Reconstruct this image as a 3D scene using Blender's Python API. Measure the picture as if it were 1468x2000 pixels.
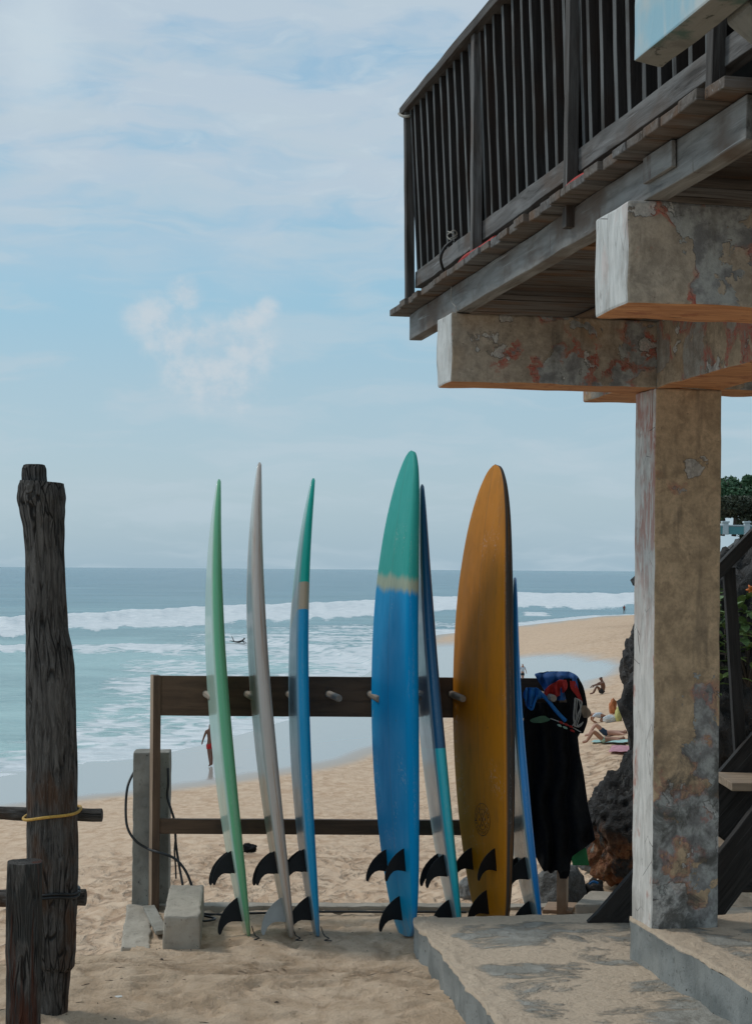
import bpy, bmesh, math, random
import numpy as np
from mathutils import Vector, Matrix, noise

for _o in list(bpy.data.objects): bpy.data.objects.remove(_o)
scene = bpy.context.scene
COL = scene.collection
R = math.radians
V3 = Vector

# ---------------------------------------------------------------- camera
FPX, CX, HY, ROLL, CAMZ = 3200.0, 734.0, 1112.0, R(0.40), 1.75
cam_d = bpy.data.cameras.new('camera'); cam = bpy.data.objects.new('camera', cam_d); COL.objects.link(cam)
cam.location = (0, 0, CAMZ)
cam.rotation_euler = (Matrix.Rotation(R(90), 3, 'X') @ Matrix.Rotation(ROLL, 3, 'Z')).to_euler()
cam_d.sensor_fit = 'VERTICAL'; cam_d.sensor_height = 36.0; cam_d.lens = 36.0*FPX/2000
cam_d.shift_y = (HY-1000)/2000
cam_d.clip_start = 0.05; cam_d.clip_end = 60000
scene.camera = cam

def P(px, py, D):
    """the point at distance D (metres along the view) that is seen at pixel (px, py) of the photograph"""
    x, y = px-CX, py-HY
    c, s = math.cos(ROLL), math.sin(ROLL)
    x, y = x*c+y*s, -x*s+y*c
    return V3((x/FPX*D, D, CAMZ-y/FPX*D))

def atz(px, py, z):
    """the point at height z that is seen at a pixel of the photograph"""
    p = P(px, py, 1.0); return P(px, py, (z-CAMZ)/(p.z-CAMZ))

# ---------------------------------------------------------------- light and sky
SUN_EL, SUN_AZ = R(48), R(-62)          # azimuth from +Y towards +X: the sun stands over the sea, to the left
EXPO, SKY_S, SUN_S = 0.0, 0.10, 1.3
scene.view_settings.view_transform = 'Standard'
scene.view_settings.look = 'None'
scene.view_settings.exposure = EXPO
scene.view_settings.gamma = 1.0
w = bpy.data.worlds.new('World'); scene.world = w; w.use_nodes = True
sun_d = bpy.data.lights.new('sun', 'SUN'); sun_d.energy = SUN_S; sun_d.angle = R(11); sun_d.color = (1, .95, .87)
sun = bpy.data.objects.new('sun', sun_d); COL.objects.link(sun)
sdir = V3((math.sin(SUN_AZ)*math.cos(SUN_EL), math.cos(SUN_AZ)*math.cos(SUN_EL), math.sin(SUN_EL)))
sun.rotation_euler = sdir.to_track_quat('Z', 'Y').to_euler(); sun.location = (-10, 10, 20)

class NG:
    """small helper round a node tree"""
    def __init__(s, tree): s.t = tree; s.n = tree.nodes; s.l = tree.links
    def put(s, sock, v):
        if isinstance(v, bpy.types.NodeSocket): s.l.new(v, sock)
        elif v is not None:
            if hasattr(sock, 'default_value'):
                dv = sock.default_value
                if hasattr(dv, '__len__') and not isinstance(v, (int, float)):
                    v = tuple(v)
                    if len(dv) == 4 and len(v) == 3: v = v+(1,)
                    sock.default_value = v
                elif hasattr(dv, '__len__'): sock.default_value = (v,)*len(dv) if len(dv) == 3 else (v, v, v, 1)
                else: sock.default_value = v
    def attr(s, name, out='Vector'):
        n = s.n.new('ShaderNodeAttribute'); n.attribute_name = name; return n.outputs[out]
    def map(s, vec, scale=(1,1,1), loc=(0,0,0), rot=(0,0,0)):
        n = s.n.new('ShaderNodeMapping'); s.put(n.inputs['Vector'], vec)
        n.inputs['Scale'].default_value = scale; n.inputs['Location'].default_value = loc; n.inputs['Rotation'].default_value = rot
        return n.outputs[0]
    def noise(s, vec, scale=1, detail=4, rough=.55, dist=0, out='Fac'):
        n = s.n.new('ShaderNodeTexNoise'); s.put(n.inputs['Vector'], vec)
        n.inputs['Scale'].default_value = scale; n.inputs['Detail'].default_value = detail
        n.inputs['Roughness'].default_value = rough; n.inputs['Distortion'].default_value = dist
        return n.outputs[out]
    def vor(s, vec, scale=1, feat='F1', out='Distance', rnd=1):
        n = s.n.new('ShaderNodeTexVoronoi'); n.feature = feat; s.put(n.inputs['Vector'], vec)
        n.inputs['Scale'].default_value = scale; n.inputs['Randomness'].default_value = rnd
        return n.outputs[out]
    def ramp(s, fac, stops, interp='LINEAR'):
        n = s.n.new('ShaderNodeValToRGB'); s.put(n.inputs[0], fac); cr = n.color_ramp; cr.interpolation = interp
        while len(cr.elements) < len(stops): cr.elements.new(0.5)
        for e, (p, c) in zip(cr.elements, stops):
            e.position = p; e.color = (c, c, c, 1) if isinstance(c, (int, float)) else tuple(c)+(1,)
        return n.outputs[0]
    def step(s, fac, a, b): # smooth 0..1 between a and b
        n = s.n.new('ShaderNodeMapRange'); n.interpolation_type = 'SMOOTHSTEP'; s.put(n.inputs[0], fac)
        n.inputs[1].default_value = a; n.inputs[2].default_value = b; n.inputs[3].default_value = 0; n.inputs[4].default_value = 1
        return n.outputs[0]
    def mix(s, fac, a, b, mode='MIX'):
        n = s.n.new('ShaderNodeMix'); n.data_type = 'RGBA'; n.blend_type = mode
        s.put(n.inputs[0], fac); s.put(n.inputs[6], a); s.put(n.inputs[7], b); return n.outputs[2]
    def math(s, op, a, b=0.0, c=None):
        n = s.n.new('ShaderNodeMath'); n.operation = op; s.put(n.inputs[0], a); s.put(n.inputs[1], b)
        if c is not None: s.put(n.inputs[2], c)
        return n.outputs[0]
    def sep(s, vec):
        n = s.n.new('ShaderNodeSeparateXYZ'); s.put(n.inputs[0], vec); return n.outputs
    def comb(s, x, y, z):
        n = s.n.new('ShaderNodeCombineXYZ'); s.put(n.inputs[0], x); s.put(n.inputs[1], y); s.put(n.inputs[2], z); return n.outputs[0]
    def bump(s, h, strength=.5, dist=.01, prev=None):
        n = s.n.new('ShaderNodeBump'); n.inputs['Strength'].default_value = strength; n.inputs['Distance'].default_value = dist
        s.put(n.inputs['Height'], h)
        if prev: s.l.new(prev, n.inputs['Normal'])
        return n.outputs[0]

def mat(name, fn):
    m = bpy.data.materials.new(name); m.use_nodes = True
    g = NG(m.node_tree); bs = m.node_tree.nodes['Principled BSDF']
    d = fn(g) or {}
    for k, v in d.items():
        g.put(bs.inputs[k], v)
    return m

# world: physical sky with cloud layers laid out by direction
g = NG(w.node_tree); bg = w.node_tree.nodes['Background']
sky = g.n.new('ShaderNodeTexSky'); sky.sky_type = 'NISHITA'; sky.sun_disc = False
sky.sun_elevation = SUN_EL; sky.sun_rotation = SUN_AZ; sky.altitude = 0; sky.air_density = 1.0; sky.dust_density = 1.5; sky.ozone_density = 1.5
tc = g.n.new('ShaderNodeTexCoord')
sx, sy, sz = g.sep(tc.outputs['Generated'])
az = g.math('ARCTAN2', sx, sy)
el = g.math('ARCSINE', sz)
azel = g.comb(az, el, 0.0)
base = g.mix(1.0, sky.outputs[0], (0.80, 0.97, 0.98), 'MULTIPLY')
# the blue of the clear part is held near the haze the photograph shows
clear = g.ramp(g.math('MULTIPLY', el, 2.2), [(0.0, (3.5, 5.2, 6.5)), (0.10, (4.4, 5.75, 6.75)), (0.24, (3.8, 5.65, 6.85)), (0.36, (2.9, 5.6, 7.3)), (0.8, (3.0, 5.0, 6.9)), (1.0, (2.6, 4.6, 6.6))])
base = g.mix(0.75, base, clear)
warp = g.noise(g.map(azel, (3, 9, 1)), 4, 3, .5, 0, 'Color')
wv = g.n.new('ShaderNodeVectorMath'); wv.operation = 'MULTIPLY_ADD'
g.l.new(warp, wv.inputs[0]); wv.inputs[1].default_value = (.10, .035, 0); g.l.new(azel, wv.inputs[2])
wz = wv.outputs[0]
cir = g.noise(g.map(wz, (5.5, 19, 1), (2.3, .7, 0)), 1.7, 6, .52)
high = g.step(g.math('ADD', el, g.math('MULTIPLY', g.noise(g.map(azel, (4, 3, 1)), 2, 2), .10)), .195, .295)
f1 = g.math('MULTIPLY', g.step(cir, .30, .56), high)
lowc = g.noise(g.map(wz, (5, 30, 1), (7.1, 3.7, 0)), 1.6, 5, .55)
f2 = g.math('MULTIPLY', g.step(lowc, .44, .66), .5)
# one cumulus over the sea and a small brighter patch high on the left
def puff(ax, ey, rx, ry):
    dx = g.math('DIVIDE', g.math('SUBTRACT', az, ax), rx); dy = g.math('DIVIDE', g.math('SUBTRACT', el, ey), ry)
    return g.math('SUBTRACT', 1.0, g.math('SQRT', g.math('ADD', g.math('MULTIPLY', dx, dx), g.math('MULTIPLY', dy, dy))))
pn = g.noise(g.map(azel, (38, 42, 1)), 1.0, 6, .62)
pa = g.math('MAXIMUM', puff(-.100, .120, .040, .026), puff(-.100, .136, .026, .018))
for q_ in ((-.082, .132, .026, .020), (-.122, .137, .026, .018), (-.136, .150, .020, .015), (-.078, .150, .016, .011), (-.068, .157, .010, .008), (-.117, .166, .012, .012), (-.096, .106, .030, .016)):
    pa = g.math('MAXIMUM', pa, puff(*q_))
pn2 = g.noise(g.map(azel, (110, 120, 1)), 1.0, 5, .6)
pf = g.step(g.math('ADD', g.math('ADD', pa, g.math('MULTIPLY', g.math('SUBTRACT', pn, .5), 2.6)), g.math('MULTIPLY', g.math('SUBTRACT', pn2, .5), .7)), -.35, 1.15)
pf = g.math('MULTIPLY', pf, g.step(pa, -.35, .35))
pb = g.step(g.math('ADD', puff(-.205, .305, .036, .055), g.math('MULTIPLY', g.math('SUBTRACT', pn, .5), .8)), -.1, .9)
pc = g.step(g.math('ADD', puff(.09, .066, .07, .014), g.math('MULTIPLY', g.math('SUBTRACT', pn, .5), 1.6)), .0, 1.0)
cl = g.mix(g.math('MULTIPLY', f1, .88), base, (5.1, 6.0, 6.85))
cl = g.mix(f2, cl, (5.0, 6.05, 6.75))
fine = g.noise(g.map(wz, (9, 30, 1), (1, 5, 0)), 2.5, 6, .6)
cl = g.mix(g.math('MULTIPLY', g.math('MULTIPLY', g.step(fine, .5, .72), high), .5), cl, (5.6, 6.6, 7.3))
cl = g.mix(g.math('MULTIPLY', pf, .80), cl, g.mix(g.step(pn, .35, .6), (4.9, 5.9, 6.7), (6.1, 6.6, 7.0)))
cl = g.mix(g.math('MULTIPLY', pb, .6), cl, (6.1, 7.1, 7.7))
cl = g.mix(g.math('MULTIPLY', pc, .35), cl, (5.0, 6.0, 6.6))
cl = g.mix(.18, cl, (4.75, 5.85, 6.8))
g.l.new(cl, bg.inputs['Color']); bg.inputs['Strength'].default_value = SKY_S

# ---------------------------------------------------------------- mesh helpers
def setp(o, label=None, cat=None, group=None, kind=None):
    if label: o['label'] = label
    if cat: o['category'] = cat
    if group: o['group'] = group
    if kind: o['kind'] = kind
    return o
def thing(name, loc, label, cat, group=None):
    o = bpy.data.objects.new(name, None); COL.objects.link(o); o.location = loc; o.empty_display_size = .1
    return setp(o, label, cat, group)
def wloc(o):
    v = V3(o.location)
    while o.parent: o = o.parent; v += V3(o.location)
    return v
def mesh(name, verts, faces, m, parent=None, tcs=None, smooth=True, attrs=None):
    me = bpy.data.meshes.new(name)
    verts = np.asarray([tuple(v) for v in verts], dtype=np.float64) if not isinstance(verts, np.ndarray) else verts
    org = verts.mean(axis=0) if parent is None else np.array(wloc(parent))
    if parent is None: org = np.array([org[0], org[1], verts[:, 2].min()])
    me.from_pydata((verts-org).tolist(), [], faces if isinstance(faces, list) else faces.tolist())
    a = me.attributes.new('tc', 'FLOAT_VECTOR', 'POINT')
    t = np.asarray([tuple(v) for v in tcs] if tcs is not None and not isinstance(tcs, np.ndarray) else (tcs if tcs is not None else verts), dtype=np.float32)
    a.data.foreach_set('vector', t.ravel())
    for k, arr in (attrs or {}).items():
        b = me.attributes.new(k, 'FLOAT', 'POINT'); b.data.foreach_set('value', np.asarray(arr, dtype=np.float32).ravel())
    if smooth: me.polygons.foreach_set('use_smooth', [True]*len(me.polygons))
    me.update()
    o = bpy.data.objects.new(name, me); COL.objects.link(o)
    if m: me.materials.append(m)
    if parent is None: o.location = org
    else: o.parent = parent
    return o
def nz(p, s=1.0): return noise.noise(V3(p)*s)
class MB:
    """collects shapes into one mesh"""
    def __init__(s): s.v = []; s.f = []; s.t = []
    def add(s, v, f, t=None):
        o = len(s.v); s.v += [tuple(x) for x in v]; s.t += [tuple(x) for x in (t if t is not None else v)]
        s.f += [tuple(i+o for i in q) for q in f]
    def build(s, name, m, parent=None, smooth=True, **k):
        return mesh(name, s.v, s.f, m, parent, s.t, smooth, **k)
_seed = [0]
def hexa(c000, A, B, C, n=(1,1,1), amp=0.0, freq=8.0, mb=None, warp=None, tco=None):
    """box from a corner and three edge vectors, gridded, with small surface unevenness"""
    _seed[0] += 1; off = V3((_seed[0]*3.7, _seed[0]*1.3, 0)) if tco is None else V3(tco)
    A, B, C, O = V3(A), V3(B), V3(C), V3(c000); la, lb, lc = A.length, B.length, C.length
    ctr = O+(A+B+C)*.5
    idx = {}; vs = []; ts = []; fs = []
    def vid(i, j, k):
        key = (i, j, k)
        if key not in idx:
            a, b, c = i/n[0], j/n[1], k/n[2]
            p = O+A*a+B*b+C*c
            if warp: p = warp(a, b, c, p)
            if amp:
                q = p*freq+off
                p = p+V3((noise.noise(q), noise.noise(q+V3((9,3,1))), noise.noise(q+V3((2,8,5)))))*amp
            idx[key] = len(vs); vs.append(p); ts.append(V3((a*la, b*lb, c*lc))+off)
        return idx[key]
    def face(f, na, nb):
        for x in range(na):
            for y in range(nb):
                fs.append([vid(*f(x, y)), vid(*f(x+1, y)), vid(*f(x+1, y+1)), vid(*f(x, y+1))])
    face(lambda x, y: (y, x, 0), n[1], n[0]); face(lambda x, y: (x, y, n[2]), n[0], n[1])
    face(lambda x, y: (x, 0, y), n[0], n[2]); face(lambda x, y: (y, n[1], x), n[2], n[0])
    face(lambda x, y: (0, y, x), n[1], n[2]) if False else face(lambda x, y: (0, x, y), n[1], n[2])
    face(lambda x, y: (n[0], y, x), n[2], n[1]) if False else face(lambda x, y: (n[0], x, y), n[1], n[2])
    if mb is not None: mb.add(vs, fs, ts); return None
    return vs, fs, ts
def fixn(o):
    bm = bmesh.new(); bm.from_mesh(o.data); bmesh.ops.recalc_face_normals(bm, faces=bm.faces); bm.to_mesh(o.data); bm.free(); return o
def bevel(o, wdt=.004, seg=2, ang=50):
    b = o.modifiers.new('bevel', 'BEVEL'); b.width = wdt; b.segments = seg; b.limit_method = 'ANGLE'; b.angle_limit = R(ang); return o
def box(name, O, A, B, C, m, parent=None, n=(1,1,1), amp=0.0, freq=8.0, bw=.004, warp=None, smooth=False, tco=None):
    v, f, t = hexa(O, A, B, C, n, amp, freq, None, warp, tco)
    o = fixn(mesh(name, v, f, m, parent, t, smooth))
    if bw: bevel(o, bw)
    return o
def tube(pts, rads, seg=10, mb=None, caps=True, wob=0.0, wf=6.0):
    pts = [V3(p) for p in pts]; n = len(pts)
    if isinstance(rads, (int, float)): rads = [rads]*n
    vs, fs, ts = [], [], []; L = 0
    tang = [(pts[min(i+1, n-1)]-pts[max(i-1, 0)]).normalized() for i in range(n)]
    up = V3((0, 0, 1)) if abs(tang[0].z) < .9 else V3((0, 1, 0))
    x = tang[0].cross(up).normalized()
    for i in range(n):
        if i: L += (pts[i]-pts[i-1]).length
        x = (x-tang[i]*x.dot(tang[i])).normalized(); y = tang[i].cross(x)
        for k in range(seg):
            a = 2*math.pi*k/seg; r = rads[i]
            d = x*math.cos(a)+y*math.sin(a)
            if wob: r *= 1+wob*noise.noise(pts[i]*wf+d*1.7)
            vs.append(pts[i]+d*r); ts.append((L, r*math.cos(a), r*math.sin(a)))
    for i in range(n-1):
        for k in range(seg):
            a, b = i*seg+k, i*seg+(k+1) % seg
            fs.append((a, b, b+seg, a+seg))
    if caps:
        for e in (0, n-1):
            c = len(vs); vs.append(pts[e]); ts.append((ts[e*seg][0], 0, 0))
            for k in range(seg):
                a, b = e*seg+k, e*seg+(k+1) % seg
                fs.append((b, a, c) if e == 0 else (a, b, c))
    if mb is not None: mb.add(vs, fs, ts)
    return vs, fs, ts
def spline(pts, sub=8):
    """Catmull-Rom through the points"""
    pts = [V3(p) for p in pts]; out = []
    for i in range(len(pts)-1):
        p0, p1, p2, p3 = pts[max(i-1, 0)], pts[i], pts[i+1], pts[min(i+2, len(pts)-1)]
        for k in range(sub):
            t = k/sub
            out.append(.5*((2*p1)+(p2-p0)*t+(2*p0-5*p1+4*p2-p3)*t*t+(3*p1-p0-3*p2+p3)*t**3))
    out.append(pts[-1]); return out
def lerp(a, b, t): return a+(b-a)*t
def interp(x, tab):
    """smooth interpolation in a table of (x, y)"""
    if x <= tab[0][0]: return tab[0][1]
    for i in range(len(tab)-1):
        if x <= tab[i+1][0]:
            x0, y0 = tab[i]; x1, y1 = tab[i+1]
            ym = tab[i-1] if i else (2*x0-x1, 2*y0-y1); yp = tab[i+2] if i+2 < len(tab) else (2*x1-x0, 2*y1-y0)
            h = x1-x0; t = (x-x0)/h
            m0 = (y1-ym[1])/(x1-ym[0])*h; m1 = (yp[1]-y0)/(yp[0]-x0)*h
            return (2*t**3-3*t*t+1)*y0+(t**3-2*t*t+t)*m0+(-2*t**3+3*t*t)*y1+(t**3-t*t)*m1
    return tab[-1][1]
def sst(a, b, x):
    t = np.clip((x-a)/(b-a), 0, 1); return t*t*(3-2*t)

# ---------------------------------------------------------------- materials
def wood_fn(c1, c2, c3=None, scale=1.0, rough=.8, crack=.6, bumpd=.004, axis=0, light=None):
    def fn(g):
        v = g.attr('tc')
        st = [26, 26, 26]; st[axis] = 2.6
        grain = g.noise(g.map(v, tuple(a*scale for a in st)), 1.3, 6, .62, .6)
        st2 = [90, 90, 90]; st2[axis] = 2.5
        fine = g.noise(g.map(v, tuple(a*scale for a in st2)), 1.0, 3, .6)
        big = g.noise(g.map(v, (2.1, 3.3, 3.3)), 1.5, 4, .55)
        c = g.mix(g.step(grain, .32, .68), c1, c2)
        if c3: c = g.mix(g.step(big, .46, .70), c, c3)
        if light: c = g.mix(g.math('MULTIPLY', g.step(fine, .58, .75), g.step(big, .35, .6)), c, light)
        ck = g.step(grain, .40, .30)
        c = g.mix(g.math('MULTIPLY', ck, crack), c, (.012, .010, .009))
        h = g.math('ADD', grain, g.math('MULTIPLY', fine, .35))
        return {'Base Color': c, 'Roughness': rough, 'Normal': g.bump(h, .9, bumpd), 'Specular IOR Level': .3}
    return fn
M = {}
M['wood_dark'] = mat('weathered_dark_wood', wood_fn((.040, .034, .030), (.095, .088, .082), (.055, .036, .026), light=(.24, .25, .25)))
M['wood_grey'] = mat('weathered_grey_wood', wood_fn((.075, .070, .066), (.18, .175, .17), (.10, .075, .06), light=(.32, .32, .32), crack=.6))
M['wood_joist'] = mat('grey_painted_joist', wood_fn((.17, .168, .16), (.29, .29, .28), (.13, .10, .08), crack=.4, light=(.40, .41, .41)))
M['wood_brown'] = mat('brown_rack_wood', wood_fn((.075, .042, .024), (.125, .072, .042), (.055, .034, .022), crack=.25, rough=.6, bumpd=.0012))
M['wood_pale'] = mat('pale_edge_wood', wood_fn((.30, .20, .13), (.42, .30, .21), (.26, .18, .12), crack=.2, rough=.7, bumpd=.0012))
def joist_fn(g):
    d = wood_fn((.17, .168, .16), (.29, .29, .28), (.13, .10, .08), crack=.4, light=(.40, .41, .41))(g); v = g.attr('tc')
    dr = g.math('MULTIPLY', g.step(g.noise(g.map(v, (7, 1, .9)), 1.6, 4, .6), .60, .68), g.step(g.noise(g.map(v, (2, 1, 9)), 2, 3), .36, .60))
    d['Base Color'] = g.mix(g.math('MULTIPLY', dr, .75), d['Base Color'], (.07, .035, .022)); return d
M['wood_joist'] = mat('rust_streaked_joist', joist_fn)
M['peg'] = mat('pale_peg_wood', wood_fn((.24, .19, .145), (.38, .325, .265), (.22, .16, .12), crack=.2, rough=.6, bumpd=.001))
M['wood_under'] = mat('stained_board_wood', wood_fn((.16, .085, .045), (.30, .17, .085), (.10, .055, .035), crack=.4))
M['wood_slat'] = mat('blackened_slat_wood', wood_fn((.014, .012, .011), (.034, .030, .028), (.03, .018, .013), crack=.4))  # dark wood, made near black: the deck's shade is put into its colour
M['slat_paint'] = mat('peeling_slat_paint', wood_fn((.045, .045, .045), (.14, .145, .145), (.035, .028, .022), light=(.32, .36, .36), crack=.8, scale=1.0))  # peeling paint, with the skylight on outward faces put into its colour
M['deckb'] = mat('deck_board_wood', wood_fn((.075, .062, .05), (.16, .14, .125), (.13, .07, .035), crack=.6, light=(.28, .28, .27)))
M['treadm'] = mat('sandy_tread_wood', wood_fn((.26, .20, .14), (.42, .32, .23), (.22, .18, .14), crack=.3))
M['wood_black'] = mat('blackened_stair_wood', wood_fn((.020, .019, .018), (.045, .042, .040), (.03, .026, .024), light=(.10, .10, .10), crack=.6))

def log_fn(g):
    v = g.attr('tc')
    dv = g.noise(g.map(v, (3, 6, 6)), 1, 3, .5, 0, 'Color')
    vm = g.n.new('ShaderNodeVectorMath'); vm.operation = 'MULTIPLY_ADD'; g.l.new(dv, vm.inputs[0]); vm.inputs[1].default_value = (.05, .05, .05); g.l.new(v, vm.inputs[2])
    grain = g.noise(g.map(vm.outputs[0], (6, 42, 42)), 1.1, 8, .72, .9)
    fine = g.noise(g.map(vm.outputs[0], (28, 150, 150)), 1.0, 4, .65)
    big = g.noise(g.map(v, (2.6, 5, 5)), 1.4, 4, .55)
    c = g.mix(g.step(grain, .35, .66), (.050, .044, .039), (.16, .145, .13))
    c = g.mix(g.step(big, .52, .68), c, (.105, .062, .040))
    c = g.mix(g.math('MULTIPLY', g.step(fine, .60, .74), .55), c, (.30, .29, .28))
    ln = g.sep(v)[0]
    top = g.math('MULTIPLY', g.step(ln, 1.75, 2.1), g.step(big, .40, .55))
    c = g.mix(g.math('MULTIPLY', top, .75), c, (.030, .034, .033))
    vk = g.vor(g.map(vm.outputs[0], (2.2, 30, 30)), 1.5, 'DISTANCE_TO_EDGE'); ck = g.math('MULTIPLY', g.math('MULTIPLY', g.step(vk, .07, .01), g.step(g.noise(v, 6, 4), .44, .58)), .8)
    c = g.mix(g.step(grain, .38, .30), c, (.010, .010, .010)); c = g.mix(g.math('MULTIPLY', g.math('MULTIPLY', g.step(vk, .07, .13), g.step(vk, .22, .14)), .22), c, (.22, .205, .19)); c = g.mix(ck, c, (.006, .006, .006))
    h = g.math('ADD', g.math('MULTIPLY', grain, 1.0), g.math('ADD', g.math('MULTIPLY', fine, .3), g.math('MULTIPLY', ck, -.9)))
    return {'Base Color': c, 'Roughness': .85, 'Normal': g.bump(h, 1.0, .022), 'Specular IOR Level': .25}
M['log'] = mat('driftwood_log', log_fn)
def logred_fn(g):
    d = log_fn(g); v = g.attr('tc'); 
    s = g.step(g.noise(g.map(v, (1.2, 14, 14), (.2, .4, 0)), 1.3, 4, .6), .50, .62)
    d['Base Color'] = g.mix(g.math('MULTIPLY', s, .85), d['Base Color'], (.10, .030, .014)); return d
M['log_red'] = mat('rust_stained_post', logred_fn)

def plaster_fn(basec, grime=.5, red=1.0, grey=1.0, s=1.0, streak=0, low=None):
    def fn(g):
        v = g.attr('tc')
        wv = g.noise(v, 7*s, 4, .6, 0, 'Color')
        vm = g.n.new('ShaderNodeVectorMath'); vm.operation = 'MULTIPLY_ADD'; g.l.new(wv, vm.inputs[0]); vm.inputs[1].default_value = (.07, .07, .07); g.l.new(v, vm.inputs[2]); q = vm.outputs[0]
        if streak: q = g.map(q, (1, 1, 1), (0, 0, 0))
        patch = g.noise(q, 3.6*s, 7, .58, .3)
        patch2 = g.noise(g.map(q, (1, 1, 1), (5, 9, 2)), 4.6*s, 6, .55, .2)
        if low:   # the paint has come off near the foot
            lz = g.math('ADD', g.sep(v)[2], g.math('MULTIPLY', g.math('SUBTRACT', g.noise(v, 3.5, 5, .6), .5), .7)); l01 = g.step(lz, low+.40, low-.10); lf = g.math('MULTIPLY', l01, .15)
            patch = g.math('ADD', g.math('SUBTRACT', patch, .10), lf); patch2 = g.math('ADD', g.math('SUBTRACT', patch2, .06), g.math('MULTIPLY', lf, .5))
        big = g.noise(v, 2.2*s, 3, .5)
        fine = g.noise(v, 70, 5, .65)
        mid = g.noise(v, 16, 5, .6)
        c = g.mix(g.step(mid, .35, .7), basec, tuple(x*.62 for x in basec))
        c = g.mix(g.math('MULTIPLY', g.step(big, .50, .66), .7), c, (.42, .27, .15))
        c = g.mix(g.math('MULTIPLY', g.step(g.noise(v, 8, 7, .7, .4), .50, .62), .45), c, tuple(min(1, x*1.35) for x in basec))
        f_grey = g.math('MULTIPLY', g.step(patch, .525, .535), grey)
        # red undercoat shows as a rim round the lost paint
        rim = g.math('MULTIPLY', g.step(patch, .497, .506), g.step(patch, .560, .540))
        rim = g.math('MULTIPLY', rim, g.step(patch2, .46, .54))
        gcol = g.mix(g.step(mid, .38, .62), (.22, .22, .22), (.44, .45, .43))
        c = g.mix(f_grey, c, gcol)
        c = g.mix(g.math('MULTIPLY', rim, red), c, g.mix(g.step(fine, .35, .6), (.48, .12, .09), (.44, .24, .18)))
        f_w = g.step(patch2, .60, .61)
        c = g.mix(g.math('MULTIPLY', f_w, .8), c, g.mix(g.step(fine, .4, .6), (.62, .60, .56), (.48, .47, .45)))
        rimw = g.math('MULTIPLY', g.step(patch2, .590, .598), g.step(patch2, .612, .604))
        c = g.mix(g.math('MULTIPLY', rimw, .42), c, (.06, .055, .05))
        gr = g.math('MULTIPLY', g.step(g.noise(g.map(v, (1, 1, 1), (3, 1, 8)), 5*s, 7, .68), .55, .72), grime)
        c = g.mix(gr, c, (.045, .042, .038))
        c = g.mix(g.math('MULTIPLY', g.step(g.noise(v, 45, 5, .7), .62, .72), .7), c, (.05, .045, .04))
        dr = g.noise(g.map(v, (1, 1, .12) , (2, 2, 2)), 17, 5, .6)
        c = g.mix(g.math('MULTIPLY', g.step(dr, .56, .70), .40), c, (.10, .085, .07))
        c = g.mix(g.math('MULTIPLY', g.step(fine, .35, .7), .22), c, (.08, .07, .06))
        if low: c = g.mix(g.math('MULTIPLY', l01, g.math('MULTIPLY', g.step(g.noise(g.map(v, (1, 1, .8), (1, 7, 3)), 7, 8, .72, .6), .44, .60), .85)), c, (.085, .082, .072))
        h = g.math('ADD', g.math('MULTIPLY', f_grey, -.6), g.math('ADD', g.math('MULTIPLY', f_w, -.5), g.math('MULTIPLY', fine, .5)))
        return {'Base Color': c, 'Roughness': .88, 'Normal': g.bump(h, .8, .006), 'Specular IOR Level': .25}
    return fn
M['plaster'] = mat('peeling_tan_plaster', plaster_fn((.50, .42, .33)))
M['plaster_post'] = mat('peeling_post_plaster', plaster_fn((.62, .45, .285), grime=.28, red=.45, grey=.95, s=.9, low=1.35))
M['plaster_low'] = mat('worn_plaster', plaster_fn((.50, .385, .27), grime=.55, red=.9, grey=.6, s=.9))
def white_fn(redamt, post=False):
    def fn(g):
        v = g.attr('tc')
        vert = g.noise(g.map(v, (26, 26, 5)), 1.2, 6, .65, .6)
        c = g.mix(g.step(vert, .3, .7), (.54, .525, .49) if post else (.46, .47, .455), (.76, .735, .69) if post else (.68, .69, .67))
        c = g.mix(g.math('MULTIPLY', g.step(g.noise(g.map(v, (1, 1, .5), (4, 4, 4)), 9, 6, .7), .50, .66), .45), c, (.24, .21, .18))
        r = g.math('MULTIPLY', g.step(g.noise(g.map(v, (1, 1, .55), (2, 1, 4)), 5.5, 5, .6), .56, .64), g.step(vert, .42, .58))
        if post: r = g.math('MAXIMUM', r, g.math('MULTIPLY', g.math('MULTIPLY', g.step(g.sep(v)[2], 1.6, 2.6), g.step(g.noise(g.map(v, (30, 30, 6)), 1, 6, .7, .8), .42, .55)), g.step(g.noise(v, 4, 4, .6), .36, .52)))
        c = g.mix(g.math('MULTIPLY', r, redamt), c, (.44, .19, .14))
        ck = g.vor(g.map(v, (7, 7, 2.3)), 2.2, 'DISTANCE_TO_EDGE')
        c = g.mix(g.math('MULTIPLY', g.step(ck, .012, .0), g.step(g.noise(v, 5, 2), .5, .6)), c, (.07, .06, .055))
        c = g.mix(g.math('MULTIPLY', g.step(g.noise(g.map(v, (40, 40, 16)), 1, 4, .6), .63, .72), .6), c, (.15, .13, .12))
        return {'Base Color': c, 'Roughness': .8, 'Normal': g.bump(vert, .7, .006)}
    return fn
M['whitewash'] = mat('whitewashed_concrete', white_fn(.25))
M['whitewash_red'] = mat('red_flecked_whitewash', white_fn(.9, True))
def orange_fn(g):
    v = g.attr('tc')
    n1 = g.noise(g.map(v, (4, 26, 26)), 1.2, 6, .62, .8)
    c = g.mix(g.step(n1, .3, .7), (.42, .17, .065), (.66, .33, .15))
    c = g.mix(g.math('MULTIPLY', g.step(g.noise(v, 9, 5, .6), .56, .66), .6), c, (.30, .09, .04))
    c = g.mix(g.step(g.noise(g.map(v, (3, 40, 40)), 1.3, 5, .6), .66, .70), c, (.04, .02, .015))
    return {'Base Color': c, 'Roughness': .85, 'Normal': g.bump(n1, .8, .008)}
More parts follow.
